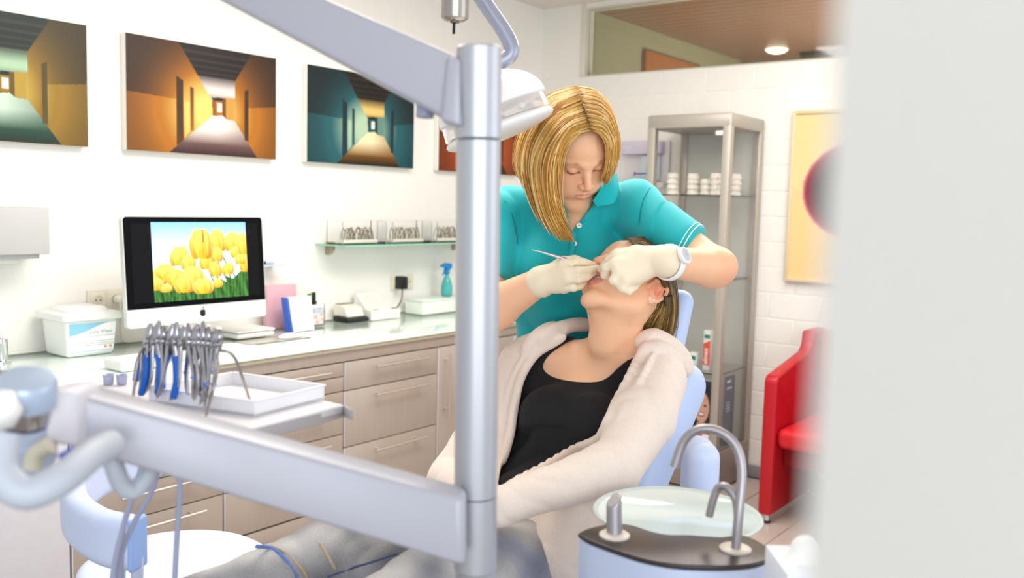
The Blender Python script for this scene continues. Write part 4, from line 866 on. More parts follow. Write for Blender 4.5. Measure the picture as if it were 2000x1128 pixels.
a = P(888, 42, 1.9); MB().lathe([(.001, 0), (.020, .001), (.0275, .006), (.0285, .012), (.0285, CEIL - a[2])], a, (0, 0, 1), 40).build('housing', M('fitting_metal', 'aaa39c', .3, .8), t, autosm=35)
tube('pin', [P(886, 66, 1.9), P(887, 38, 1.9)], .0032, dark, t); MB().lathe([(.009, -.003), (.010, .002), (.001, .004)], a, (0, 0, 1), 18).build('pin_collar', M('collar_grey', '6e6a68', .4, .5), t, autosm=35)

# ------------------------------------------------------------ cup filler and spittoon
KZ = 1.0
ou = [(1129, 1040), (1150, 1030), (1195, 1021), (1235, 1024), (1265, 1034), (1300, 1042), (1345, 1043), (1385, 1046), (1412, 1047), (1445, 1043), (1475, 1052), (1505, 1072), (1509, 1084), (1480, 1098), (1430, 1104), (1370, 1104), (1310, 1100), (1250, 1088), (1195, 1070), (1150, 1053)]
op = [onz(x, y, KZ) for x, y in ou]; op2 = [(p[0], p[1]) for p in op]; cc = np.mean(op, 0)
t = thing('spittoon_unit', 'pale blue spittoon unit with a dark top plate, bottom right', 'spittoon', (cc[0], cc[1], 0))
def shell(name, poly, z0, z1, m, g=1.0, bev=.003):
    poly = [(cc[0] + (p[0] - cc[0]) * g, cc[1] + (p[1] - cc[1]) * g) for p in poly]
    bm = bmesh.new(); vs = [bm.verts.new((p[0], p[1], z0)) for p in poly]; fc_ = bm.faces.new(vs); r = bmesh.ops.extrude_face_region(bm, geom=[fc_]); bmesh.ops.translate(bm, verts=[v for v in r['geom'] if isinstance(v, bmesh.types.BMVert)], vec=(0, 0, z1 - z0)); bmesh.ops.recalc_face_normals(bm, faces=bm.faces[:])
    ed = [e for e in bm.edges if abs(e.verts[0].co.z - e.verts[1].co.z) < 1e-6]; bmesh.ops.bevel(bm, geom=ed, offset=bev, segments=3, profile=.5, affect='EDGES'); bm.verts.index_update()
    o = obj(name, [v.co[:] for v in bm.verts], [[v.index for v in f.verts] for f in bm.faces], m, t, autosm=50); bm.free(); return o
sp2 = [(p[0], p[1]) for p in spline([np.array((*p, 0)) for p in op2] + [np.array((*op2[0], 0))], 3)][:-1]
shell('top_plate', sp2, KZ - .008, KZ, M('dark_plate', '3d3634', .3, .25, noise=.1, scale=30), 1.0)
shell('body', sp2, .80, KZ - .0085, M('spittoon_body', 'bcc6de', .4, noise=.01), .985, .004); shell('column', sp2, .0, .80, MATS['spittoon_body'], .7)
esc = M('escutcheon', 'd9cfc2', .35)
tapm = M('tap_steel', 'aaa5a8', .4, .75)
for x, y in ((1200, 1046), (1436, 1073)): MB().lathe([(.024, 0), (.024, .003), (.021, .005), (.012, .006)], onz(x, y, KZ), seg=32).build('escutcheon', esc, t, autosm=35)
b = onz(1200, 1046, KZ); dpt = (b - EYE) @ CW
f = Field(b - .03, b + (.03, .03, .1), .0015); f.op(cone(b, P(1199, 955, dpt), .0122)); R2 = frame(-RT * .55 - FW * .35 + np.array([0, 0, .75]), FW); f.op(rbx(P(1199, 975, dpt) + R2[:, 2] * .05, (.05, .05, .05), 0, R2), .002, 's'); sdf_obj(f, 'rinse_spout', tapm, t)
b = onz(1437, 1073, KZ + .003); dpt = (b - EYE) @ CW
tube('cup_filler', [b, P(1443, 1000, dpt), P(1449, 920, dpt + .01), P(1437, 870, dpt + .02), P(1405, 842, dpt + .03), P(1365, 838, dpt + .04), P(1335, 862, dpt + .05), P(1317, 911, dpt + .055)], .0072, tapm, t, sp=8, seg=16)
tube('bowl_rinser', [P(1441, 1010, dpt + .005), P(1437, 975, dpt + .01), P(1420, 951, dpt + .02), P(1403, 952, dpt + .03), P(1393, 975, dpt + .035), P(1385, 1007, dpt + .04)], .0062, tapm, t, sp=8, seg=14)
bc_ = P(1322, 1002, 1.6); t2 = thing('spittoon_bowl', 'round frosted glass bowl behind the dark plate of the spittoon', 'bowl', (bc_[0], bc_[1], bc_[2] - .05))
MB().lathe([(.144, 0), (.146, .002), (.143, .004), (.125, -.006), (.09, -.020), (.05, -.030), (.02, -.034), (.001, -.035), (.001, -.039), (.05, -.035), (.1, -.024), (.14, -.004)], bc_, seg=72).build('glass_bowl', M('bowl_glass', 'dcece7', .12, trans=.2, noise=0, ior=1.3), t2, smooth=True)
MB().lathe([(.018, -.036), (.03, -.06), (.05, -.09), (.055, -.20)], bc_, seg=32).build('bowl_holder', MATS['spittoon_body'], t2, autosm=40)
tube('arm', [bc_ + (0, 0, -.15), (cc[0], cc[1], bc_[2] - .16)], .03, MATS['spittoon_body'], t2)
# tissue box
c = P(1566, 1120, 1.2); t = thing('tissue_box', 'white tissue box at the bottom edge beside the blurred doorway', 'box', (c[0], c[1], c[2] - .05))
Rb = np.stack([RT, FW, (0, 0, 1)], 1); MB().box(c - (.035, .05, .045), c + (.035, .05, .02), .003, 2, R=Rb).build('carton', M('tissue_carton', 'e9eef6', .5), t, autosm=40)
f = Field(c - .06, c + .09, .003); f.op(cone(c + (0, 0, .02), c + (0, 0, .034), .024, .016)); f.op(cone(c + RT * .008 + (0, 0, .03), c + RT * .004 + (0, 0, .043), .012, .006), .01); sdf_obj(f, 'tissue', M('tissue_paper', 'faf9f4', .9), t)
t = thing('side_stand', 'narrow white stand below the tissue box at the bottom edge', 'stand', (c[0], c[1], 0)); MB().box((c[0] - .035, c[1] - .05, 0), (c[0] + .035, c[1] + .05, c[2] - .046), .003, 2, R=Rb).build('stand_body', white, t)
# ------------------------------------------------------------ patient chair
t = thing('patient_chair', 'pale blue reclined treatment chair under the patient', 'dental chair', (1.7, .9, 0))
Tup = P(1290, 690, 2.20) - P(1120, 1060, 1.93); Sx = P(1300, 710, 2.06) - P(1010, 690, 2.24)
R = frame(Tup, np.cross(Tup, Sx))   # columns: across, normal, up the torso
if R[:, 1] @ CW < 0: R[:, 1] *= -1; R[:, 0] *= -1
f = Field((.9, .3, .4), (2.7, 2.1, 1.5), .007)
bc2 = P(1158, 880, 2.24); hb = np.linalg.norm(Tup) / 2 + .03
f.op(rbx(bc2, (.20, .05, hb), .045, R)); f.op(rbx(bc2 + R[:, 0] * (.155 if R[:, 0] @ RT > 0 else -.155) - R[:, 1] * .02, (.045, .065, hb - .03), .045, R), .03); f.op(rbx(bc2 - R[:, 0] * (.155 if R[:, 0] @ RT > 0 else -.155) - R[:, 1] * .02, (.045, .065, hb - .03), .045, R), .03)
sdf_obj(f, 'backrest', blue_up, t)
hr = P(1262, 640, 2.27); Th = P(1335, 555, 2.27) - P(1300, 720, 2.22); R3 = frame(Th, R[:, 1])
f = Field(hr - .25, hr + .25, .006); f.op(rbx(hr, (.105, .032, .105), .03, R3)); sdf_obj(f, 'headrest', blue_up, t)
tube('headrest_bar', [hr + R[:, 1] * .04, bc2 + R[:, 2] * (hb - .06) + R[:, 1] * .06], .014, chrome, t)
ar = P(1366, 935, 1.93); f = Field(ar - .2, ar + .2, .006); f.op(rbx(ar, (.034, .06, .085), .032, np.stack([RT, FW, (0, 0, 1)], 1))); sdf_obj(f, 'armrest', M('armrest_blue', 'ccd9f8', .42), t)
tube('armrest_post', [ar - (0, 0, .05), ar - (0, 0, .25), P(1200, 1200, 1.95)], .018, MATS['stool_bracket'], t, sp=5)
# seat and leg rest
hp = P(985, 1120, 1.92); kn = P(700, 1190, 1.72); ft = P(330, 1330, 1.55)
R4 = frame(kn - hp, (0, 0, 1)); f = Field((.2, .0, .1), (2.4, 1.9, 1.1), .01)
f.op(rbx((hp + kn) / 2 - (0, 0, .15), (.20, .05, np.linalg.norm(kn - hp) / 2 + .08), .045, R4)); R5 = frame(ft - kn, (0, 0, 1)); f.op(rbx((kn + ft) / 2 - (0, 0, .16), (.18, .045, np.linalg.norm(ft - kn) / 2), .04, R5), .05); sdf_obj(f, 'seat', blue_up, t)
cbx_ = (hp + kn) / 2; box('base_column', (cbx_[0] - .14, cbx_[1] - .12, .05), (cbx_[0] + .14, cbx_[1] + .12, hp[2] - .12), MATS['spittoon_body'], t, bev=.03, seg=3); box('base_plate', (cbx_[0] - .35, cbx_[1] - .25, 0), (cbx_[0] + .35, cbx_[1] + .25, .05), MATS['spittoon_body'], t, bev=.02, seg=3)
# ============================================================ people
from mathutils.bvhtree import BVHTree
CAMR = np.stack([CR, CU, CW], 1)
skin = mat('skin', 'ffffff', .48, noise=.02, scale=60, vcol='Col', sss=.12, bump=.06)
SK = H('f7c09a'); SKR = H('e88e6e'); LIP = H('dc8278'); BROW = H('9c6c42')
def bvh(o):
    me = o.data; V = np.empty(len(me.vertices) * 3, np.float32); me.vertices.foreach_get('co', V); V = V.reshape(-1, 3) + org(o)
    return BVHTree.FromPolygons([Vector(v) for v in V.tolist()], [tuple(p.vertices) for p in me.polygons])
def hit(tree, x, y, off=0.0, dflt=2.1):
    d = P(x, y, 1.0) - EYE; d /= np.linalg.norm(d); h = tree.ray_cast(Vector(EYE), Vector(d))
    if h[0] is None: return P(x, y, dflt)
    return np.array(h[0]) - d * off
def seg_dist(V, a, b):
    a = np.array(a); b = np.array(b); ba = b - a; h = np.clip(((V - a) @ ba) / (ba @ ba), 0, 1); return np.linalg.norm(V - a - h[:, None] * ba, axis=1)
class Head:
    def __init__(s, c, R, sc=1.0, mouth=0.0):
        s.c = np.array(c); s.R = R; s.s = sc; s.m = mouth
    def p(s, x, y, z): return s.c + s.R @ (np.array((x, y, z)) * s.s)
    def e(s, f, c, r, k=.01, mode='u', rot=None): f.op(ell(s.p(*c), np.array(r) * s.s, s.R if rot is None else s.R @ rot), k, mode)
    def k(s, f, a, b, ra, rb=None, k=.008, mode='u'): f.op(cone(s.p(*a), s.p(*b), ra * s.s, (rb or ra) * s.s), k, mode)
    def build(s, f):
        e, k = s.e, s.k; mo = s.m
        e(f, (0, -.018, .034), (.0735, .092, .080), 0)
        e(f, (0, .022, -.02), (.060, .066, .078), .03)
        e(f, (0, .04, .042), (.056, .043, .046), .03)
        for q in (-1, 1):
            k(f, (q * .056, -.012, -.045), (q * .050, .0, -.075 - mo * .3), .017, .016, .025)
            k(f, (q * .050, .0, -.075 - mo * .3), (q * .014, .066, -.108 - mo), .016, .0145, .022)
            e(f, (q * .040, .052, -.026), (.022, .022, .019), .02)
            e(f, (q * .030, .058, -.062 - mo * .4), (.026, .024, .026), .024)
            k(f, (q * .014, .0835, .017), (q * .043, .069, .016), .0065, .0065, .014)
            e(f, (q * .0315, .0985, -.001), (.0175, .0165, .0115), .012, 's')
            e(f, (q * .0315, .0695, -.001), (.0150, .0150, .0128), .004)
            k(f, (q * .019, .0795, .0065), (q * .044, .071, .0065), .0035, .003, .006)
        k(f, (0, .068, -.104 - mo), (0, .0705, -.110 - mo), .0165, .015, .02)
        # muzzle, nose, lips
        e(f, (0, .066, -.062 - mo * .25), (.027, .024, .026), .02)
        k(f, (0, .0815, .012), (0, .091, -.010), .0075, .0075, .012); k(f, (0, .091, -.010), (0, .1055, -.0345), .0075, .0098, .008)
        for q in (-1, 1):
            e(f, (q * .0115, .0965, -.0375), (.0075, .0095, .0068), .006); e(f, (q * .0062, .1015, -.0445), (.0034, .0048, .0028), .0025, 's')
        k(f, (0, .093, -.047), (0, .0905, -.056), .004, .004, .006)
        u = [(-.0235, .0795, -.0675), (-.012, .0885, -.0635), (-.004, .0915, -.0615), (0, .091, -.0625), (.004, .0915, -.0615), (.012, .0885, -.0635), (.0235, .0795, -.0675)]
        l = [(-.0225, .079, -.0690 - mo * .5), (-.011, .087, -.0735 - mo * .9), (0, .0895, -.0750 - mo), (.011, .087, -.0735 - mo * .9), (.0225, .079, -.0690 - mo * .5)]
        for i in range(len(u) - 1): k(f, u[i], u[i + 1], .0024 if i in (0, 5) else .0030, None, .006)
        for i in range(len(l) - 1): k(f, l[i], l[i + 1], .0028 if i in (0, 3) else .0038, None, .007)
        if mo: e(f, (0, .085, -.0685 - mo * .5), (.0195, .03, .002 + mo * .48), .003, 's')
        else:
            for a, b in (((-.023, .0835, -.0682), (-.008, .0945, -.0676)), ((-.008, .0945, -.0676), (.008, .0945, -.0676)), ((.008, .0945, -.0676), (.023, .0835, -.0682))): k(f, a, b, .0012, None, .0025, 's')
        s.u, s.l = u, l
        for q in (-1, 1): s.ear(f, q)
    def ear(s, f, q):
        k0, e0 = s.k, s.e; dz = np.array((0, -.005, -.017)); s_ = s
        class E_:
            def e(_, f, c, r, k=.01, mode='u'): e0(f, tuple(np.array(c) + dz), r, k, mode)
            def k(_, f, a, b, ra, rb=None, k=.008, mode='u'): k0(f, tuple(np.array(a) + dz), tuple(np.array(b) + dz), ra, rb, k, mode)
        s = E_()
        x = q * .072; pts = [(x, -.006, -.038), (x + q * .004, -.016, -.040)]
        hel = [(x, .006, -.006), (x + q * .007, .000, .016), (x + q * .012, -.016, .025), (x + q * .017, -.033, .016), (x + q * .017, -.035, -.006), (x + q * .011, -.026, -.026), (x + q * .006, -.014, -.038), (x + q * .002, -.005, -.036)]
        s.e(f, (x + q * .006, -.017, -.004), (.0075, .0205, .030), .010)
        for i in range(len(hel) - 1): s.k(f, hel[i], hel[i + 1], .0040, .0040, .004)
        s.e(f, (x + q * .0125, -.014, -.008), (.0055, .0085, .013), .004, 's')
        s.k(f, (x + q * .0125, -.0245, .012), (x + q * .0125, -.0245, -.012), .0024, .0024, .004)
        s.e(f, (x + q * .006, -.009, -.036), (.0045, .0075, .009), .006)
    def color(s, V, blush=.35):
        L = (V - s.c) @ s.R / s.s; C = np.zeros(V.shape) + SK
        def mixc(c, w): 
            w = np.clip(w, 0, 1)[:, None]; C[:] = C * (1 - w) + c * w
        for q in (-1, 1):
            mixc(SKR, blush * np.exp(-(((L - (q * .042, .055, -.035)) ** 2).sum(1)) / .022 ** 2))
            mixc(SKR, .5 * np.exp(-(((L - (q * .031, .078, -.004)) ** 2).sum(1)) / .014 ** 2) * (L[:, 1] > .04))
            mixc(SKR, .75 * np.exp(-(((L - (q * .083, -.019, -.023)) ** 2).sum(1)) / .024 ** 2))
            d = np.min([seg_dist(L, a, b) for a, b in (((q * .013, .086, .0165), (q * .028, .083, .0215)), ((q * .028, .083, .0215), (q * .046, .071, .017)))], 0); mixc(BROW, .75 * np.clip((.0068 - d) / .004, 0, 1))
            # lash line on closed lid
            d = np.min([seg_dist(L, a, b) for a, b in (((q * .018, .083, -.0045), (q * .031, .0855, -.0075)), ((q * .031, .0855, -.0075), (q * .045, .077, -.0045)))], 0); mixc(H('6a4434'), .85 * np.clip((.0042 - d) / .0022, 0, 1))
        mixc(SKR, .5 * np.exp(-(((L - (0, .108, -.036)) ** 2).sum(1)) / .013 ** 2))
        for pts, r in ((s.u, .0062), (s.l, .0072)):
            d = np.min([seg_dist(L, pts[i], pts[i + 1]) for i in range(len(pts) - 1)], 0); mixc(LIP, np.clip((r - d) / .002, 0, 1) * (L[:, 1] > .07))
        return C
def person_mesh(parts, name, parent, cols, m):
    V = []; F = []; C = []; n = 0
    for (v, f), c in zip(parts, cols): V.append(v); F.append(f + n); C.append(c); n += len(v)
    return obj(name, np.concatenate(V), np.concatenate(F), m, parent, smooth=True, cols=np.concatenate(C))
def clip(mesh, p0, n, keep, rad=9.0):
    V, F = mesh; d = (V - p0) @ n; far = np.linalg.norm(V - p0, axis=1) > rad; d = np.where(far, -keep, d) if rad < 5 else d; d = np.where(far & (keep < 0), -1, d); ok = (d > -.0045) if keep > 0 else (d < .0045); F = F[ok[F].all(1)]; u = np.unique(F); mp = np.full(len(V), -1); mp[u] = np.arange(len(u)); return V[u], mp[F]
def pxprism(pts, dmax=9.0, dmin=0.0):
    pts = [tuple(map(float, p)) for p in pts]; n = len(pts)
    def fn(X, Y, Z):
        x, y, z = X - EYE[0], Y - EYE[1], Z - EYE[2]; d = x * CW[0] + y * CW[1] + z * CW[2]
        u = 1000 + FPX * (x * CR[0] + y * CR[1] + z * CR[2]) / d; v = 564 - FPX * (x * CU[0] + y * CU[1] + z * CU[2]) / d
        ins = np.zeros(u.shape, bool); dd = np.full(u.shape, 1e9)
        for i in range(n):
            x0, y0 = pts[i]; x1, y1 = pts[(i + 1) % n]; ex, ey = x1 - x0, y1 - y0; h = np.clip(((u - x0) * ex + (v - y0) * ey) / (ex * ex + ey * ey), 0, 1)
            dd = np.minimum(dd, (u - x0 - h * ex) ** 2 + (v - y0 - h * ey) ** 2)
            if y0 != y1: ins ^= ((y0 > v) != (y1 > v)) & (u < (x1 - x0) * (v - y0) / (y1 - y0) + x0)
        r = np.where(ins, -1, 1) * np.sqrt(dd) * d / FPX
        return np.maximum(np.maximum(r, d - dmax), dmin - d).astype(np.float32)
    c = [P(x, y, q) for x, y in pts for q in (max(dmin, 1.5), min(dmax, 2.8))]
    return fn, (np.min(c, 0), np.max(c, 0))
def sheet(name, rows, th, m, parent, n=6, **k):
    """cloth sheet through a grid of control points, with thickness"""
    G = np.array([[np.array(p) for p in r] for r in rows]); a = np.array([spline(list(r), n) for r in G]); b = np.array([spline([a[i, j] for i in range(a.shape[0])], n) for j in range(a.shape[1])]).transpose(1, 0, 2)
    nu, nv = b.shape[:2]; du = np.gradient(b, axis=0); dv = np.gradient(b, axis=1); nr = np.cross(du, dv); nr /= np.linalg.norm(nr, axis=2, keepdims=True) + 1e-9
    top = (b + nr * th / 2).reshape(-1, 3); bot = (b - nr * th / 2).reshape(-1, 3); N = nu * nv; F = []
    for i in range(nu - 1):
        for j in range(nv - 1):
            q = (i * nv + j, i * nv + j + 1, (i + 1) * nv + j + 1, (i + 1) * nv + j); F.append(q); F.append(tuple(N + x for x in q[::-1]))
    bd = [(i * nv, (i + 1) * nv) for i in range(nu - 1)] + [((nu - 1) * nv + j, (nu - 1) * nv + j + 1) for j in range(nv - 1)] + [((i + 1) * nv + nv - 1, i * nv + nv - 1) for i in range(nu - 1)] + [(j + 1, j) for j in range(nv - 1)]
    F += [(a_, b_, N + b_, N + a_) for a_, b_ in bd]
    return MB().add(np.concatenate([top, bot]), F).build(name, m, parent, autosm=60, **k)
def locks(name, guides, n, parent, ramp, seed=1, r=(.0028, .0052), jit=.006, npt=16, lift=.010, tip=.15, wav=.002, seg=6, root=.62, rj=.0):
    """hair as many tapering locks between guide lines (guides ordered across the head)"""
    rd = np.random.RandomState(seed); G = [np.array(spline(g, 6)) for g in guides]
    G = [np.array([[np.interp(t, np.linspace(0, 1, len(g)), g[:, c]) for c in range(3)] for t in np.linspace(0, 1, npt)]) for g in G]
    V = []; F = []; C = []
    for q in range(n):
        s = (q + rd.rand()) / n * (len(G) - 1); i = min(int(s), len(G) - 2); t = s - i; c = G[i] * (1 - t) + G[i + 1] * t
        L = rd.uniform(.84, 1.03); t0 = abs(rd.normal()) * rj; c = np.array([[np.interp(min(t0, .3) + u * (min(L, 1) - min(t0, .3)), np.linspace(0, 1, npt), c[:, k]) for k in range(3)] for u in np.linspace(0, 1, npt)])
        out = -CW * rd.uniform(-.6, 1) * lift; sd = np.cross(c[-1] - c[0], CW); sd /= np.linalg.norm(sd); u = np.linspace(0, 1, npt)[:, None]
        c = c + out * np.sin(u * 2.6 + .35) + sd * rd.normal() * jit * (u + .15) + sd * np.sin(u * rd.uniform(3, 8) + rd.rand() * 6) * wav
        R_ = rd.uniform(*r); rs = R_ * np.clip(np.minimum(.55 + 3 * u[:, 0], (1.02 - u[:, 0]) / tip + .12), .12, 1)
        mb = MB().tube(list(c), list(rs), seg, flat=.55, up=CW); o = len(V); V += mb.V; F += [tuple(a + o for a in f) for f in mb.F]
        a = float(np.clip(.5 + .33 * math.sin(s * 23 + seed) + .2 * math.sin(s * 61 + 1) + rd.normal() * .16, 0, 1)); base = lerp(H(ramp[0]), H(ramp[1]), np.array(a * 2)) if a < .5 else lerp(H(ramp[1]), H(ramp[2]), np.array(a * 2 - 1))
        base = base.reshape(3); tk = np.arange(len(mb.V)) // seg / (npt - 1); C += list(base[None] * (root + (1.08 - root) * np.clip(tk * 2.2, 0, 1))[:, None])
    return obj(name, V, F, mat('hair_' + name, 'ffffff', .42, noise=.12, scale=25, vcol='Col', spec=.4), parent, smooth=True, cols=np.array(C))
def folds(amp, fr, dirv, warp=.5, seed=0, sharp=1.0):
    d = np.array(dirv, float); d /= np.linalg.norm(d); a = np.cross(d, (0.3, .5, .8)); a /= np.linalg.norm(a); b = np.cross(d, a); rd = np.random.RandomState(seed); ph = rd.rand(6) * 6
    def fn(X, Y, Z):
        s = X * d[0] + Y * d[1] + Z * d[2]; t = X * a[0] + Y * a[1] + Z * a[2]; v = X * b[0] + Y * b[1] + Z * b[2]
        w = s * fr + warp * np.sin(t * fr * .45 + ph[0]) + warp * np.sin(v * fr * .6 + ph[1]) ; m = .5 + .5 * np.sin(t * fr * .3 + v * fr * .37 + ph[2])
        return (-amp * (np.abs(np.sin(w)) ** sharp - .5) * m).astype(np.float32)
    return fn
def hand(f, wrist, knk, normal, fingers, thumb, pw=.038, k=.006, fr=.0088):
    """palm from wrist to knuckle line, then finger chains (room points)"""
    wrist = np.array(wrist); knk = [np.array(p) for p in knk]
    for i, q in enumerate(knk):
        m = wrist + (q - wrist) * .15 + (q - np.mean(knk, 0)) * .35; f.op(cone(m, q, .0165, .0118), .016)
    for ch in fingers:
        n = len(ch); rr = np.linspace(fr * 1.08, fr * .80, n)
        for i in range(n - 1): f.op(cone(ch[i], ch[i + 1], rr[i], rr[i + 1]), k if i == 0 else .0025)
    n = len(thumb); rr = np.linspace(.0155, .0095, n)
    for i in range(n - 1): f.op(cone(thumb[i], thumb[i + 1], rr[i], rr[i + 1]), .008 if i < 1 else .004)
# ------------------------------------------------------------ standing woman (treating)
shirt_m = mat('teal_pique', '02b0b6', .72, noise=.05, scale=500, bump=.25, sheen=.2)
glove_m = mat('latex', 'f4e3c6', .5, noise=.02, scale=40, sss=.08)
nurse = thing('person', 'woman with blonde bob and teal polo shirt bending over the patient', 'person', (1.95, 1.35, 0))
Rn = CAMR @ np.array([[.945, .30, .12], [.175, -.68, .712], [.275, -.668, -.69]]); u_, _, v_ = np.linalg.svd(Rn); Rn = u_ @ v_
hd = Head(P(1121, 291, 2.18), Rn, 1.0)
nk0 = hd.p(0, -.028, -.055); nkb = P(1118, 415, 2.33)

cutn = (nk0 - nkb) / np.linalg.norm(nk0 - nkb); cp0 = nk0 * .35 + nkb * .65
Rt = np.stack([RT, FW, np.array([0, 0, 1.])], 1)
SHL, ELL, WRL = P(1252, 412, 2.24), P(1393, 522, 2.07), P(1300, 511, 1.93)
SHR, ELR, WRR = P(968, 425, 2.32), P(938, 624, 2.20), P(1056, 549, 2.07)
def torso(f, o=0.0):
    k = .04
    f.op(cone(nk0, nkb, .050 + o, .056 + o), .022); f.op(cone(hd.p(0, .02, -.075), P(1128, 430, 2.27), .035 + o, .045 + o), .02)
    f.op(cone(nkb, P(1232, 402, 2.27), .048 + o, .052 + o), k); f.op(cone(nkb, P(985, 412, 2.33), .048 + o, .052 + o), k)
    f.op(ell(P(1108, 520, 2.37), (.168 + o, .108 + o, .19 + o), Rt), k); f.op(ell(P(1058, 530, 2.29), (.07 + o, .06 + o, .075 + o), Rt), k); f.op(ell(P(1165, 522, 2.27), (.07 + o, .06 + o, .075 + o), Rt), k)
    f.op(ell(P(1118, 700, 2.44), (.142 + o, .105 + o, .22 + o), Rt), k); f.op(ell(P(1125, 880, 2.48), (.165 + o, .12 + o, .16 + o), Rt), k)
f = Field(hd.c - .17, hd.c + .17, .0019); hd.build(f); torso(f); hm = clip(f.mesh(), cp0, cutn, 1)
f = Field((1.2, .5, .75), (2.9, 2.1, 1.75), .0055); torso(f); f.op(cone(SHL, ELL, .050, .043), .04); f.op(cone(ELL, WRL, .0445, .030), .02); f.op(cone(SHR, ELR, .050, .046), .04); f.op(cone(ELR, P(970, 598, 2.15), .050, .050), .02); f.op(cone(P(970, 598, 2.15), WRR, .050, .031), .02)
f.op(ell(P(1408, 520, 2.045), (.034, .036, .036)), .02)
HKL = [P(1209, 499, 1.945), P(1201, 514, 1.925), P(1208, 531, 1.92), P(1222, 546, 1.925)]
f.op(cone(WRL, WRL * .3 + (HKL[0] + HKL[3]) * .35, .020, .014), .01); f.op(cone(WRR, P(1095, 538, 2.05), .020, .014), .01)
ank = []
for s in (-1, 1):
    hp_ = P(1125, 900, 2.48) + RT * s * .085; kn_ = hp_ + (0, 0, -.40) + RT * s * .02; an = np.array([kn_[0], kn_[1], .09]); ank.append((hp_, kn_, an))
bm_ = f.mesh(); 
bm_ = clip(bm_, cp0, cutn, -1, .12)
f = Field((1.2, .5, 0), (2.9, 2.1, .9), .012)
for hp_, kn_, an in ank:
    f.op(cone(hp_, kn_, .078, .05), .03); f.op(cone(kn_, an, .05, .035), .03); f.op(cone(an + (0, 0, -.045), an + (0, 0, -.05) - FW * .14, .038, .03), .03)
lm_ = f.mesh(); z_cut = .88; lm_ = clip(lm_, np.array([0, 0, z_cut]), np.array([0, 0, 1.]), -1); bm_ = clip(bm_, np.array([0, 0, z_cut - .003]), np.array([0, 0, 1.]), 1)
def bodycol(V): C = np.zeros(V.shape) + SK; w = .35 * np.exp(-(((V - P(1425, 530, 2.03)) ** 2).sum(1)) / .03 ** 2)[:, None]; return C * (1 - w) + SKR * w
person_mesh([hm, bm_, lm_], 'body', nurse, [hd.color(hm[0]), bodycol(bm_[0]), bodycol(lm_[0])], skin)
# trousers and shoes
f = Field((1.2, .5, .05), (2.9, 2.1, 1.05), .010); f.op(ell(P(1125, 900, 2.48), (.178, .132, .17), Rt))
for hp_, kn_, an in ank: f.op(cone(hp_, kn_, .092, .066), .03); f.op(cone(kn_, an, .066, .056), .03)
sdf_obj(f, 'trousers', mat('white_cotton', 'eceae8', .8, noise=.03, bump=.2, scale=90), nurse)
f = Field((1.2, .5, -.01), (2.9, 2.1, .14), .006)
for hp_, kn_, an in ank: f.op(cone((an[0], an[1], .045), np.array([an[0], an[1], .04]) - FW * .17, .045, .038), .02)
f.op(rbx((1.9, 1.3, -.1), (2, 2, .1), 0), .002, 's'); sdf_obj(f, 'shoes', white, nurse)
# polo shirt
f = Field((1.2, .5, .78), (2.9, 2.1, 1.75), .0038); torso(f, .010)
SE = SHL + (ELL - SHL) * .62; f.op(cone(SHL, SE, .0615, .0605), .035); SR = SHR + (ELR - SHR) * .62; f.op(cone(SHR, SR, .062, .060), .03)
ad_ = (ELL - SHL) / np.linalg.norm(ELL - SHL); hn = ad_ * .75 + RT * .55 - CU * .10; hn /= np.linalg.norm(hn)
hemc = P(1360, 468, 2.10)
f.op(rbx(hemc + hn * .15, (.2, .2, .15), 0, frame(hn, (0, 0, 1))), .003, 's')
ar_ = (ELR - SHR) / np.linalg.norm(ELR - SHR); f.op(rbx(SR + ar_ * .12, (.07, .07, .12), 0, frame(ar_, FW)), .003, 's')
for a, b, r_ in (((1003, 408), (1012, 470), .004), ((1012, 470), (1016, 545), .004), ((1262, 400), (1248, 470), .004)): pass
disp(f, folds(.0095, 26, RT * .8 + CU * .3, .9, 3), P(950, 700, 2.5) - (.5, .5, .3), P(1200, 500, 2.2) + .5)
disp(f, folds(.0055, 50, RT * .5 - CU * .8, 1.2, 5), P(950, 700, 2.5) - (.5, .5, .3), P(1200, 500, 2.2) + .5)
# neckline: hollow around the neck and a front opening
f.op(cone(nkb + (nk0 - nkb) * .28, nk0 + (nk0 - nkb) * 1.2, .062, .075), .006, 's')
vt = P(1119, 450, 2.2); ve = [P(1090, 395, 2.2), P(1162, 392, 2.2)]
def wedge(X, Y, Z, pts=((1094, 372), (1116, 452), (1164, 392), (1166, 372))):
    r = None; n = len(pts)
    for i in range(n):
        a, b = P(*pts[i], 2.2) - EYE, P(*pts[(i + 1) % n], 2.2) - EYE; nn = np.cross(a, b); nn /= np.linalg.norm(nn); d = (X - EYE[0]) * nn[0] + (Y - EYE[1]) * nn[1] + (Z - EYE[2]) * nn[2]
        r = d if r is None else (np.maximum(r, d))
    return r
t_ = wedge(*[np.array(v) for v in P(1130, 405, 2.2)]); sgn = 1 if t_ < 0 else -1
def wedge2(X, Y, Z, pts=((1094, 372), (1116, 452), (1164, 392), (1166, 372))):
    r = None; n = len(pts)
    for i in range(n):
        a, b = P(*pts[i], 2.2) - EYE, P(*pts[(i + 1) % n], 2.2) - EYE; nn = np.cross(a, b); nn /= np.linalg.norm(nn); c_ = P(1130, 405, 2.2) - EYE; nn *= -np.sign(nn @ c_); d = (X - EYE[0]) * nn[0] + (Y - EYE[1]) * nn[1] + (Z - EYE[2]) * nn[2]
        r = d if r is None else np.maximum(r, d)
    return r
c_ = P(1130, 410, 2.24); f.op((wedge2, (c_ - .10, c_ + .10)), .004, 's')
shirt = sdf_obj(f, 'polo_shirt', shirt_m, nurse); st = bvh(shirt)
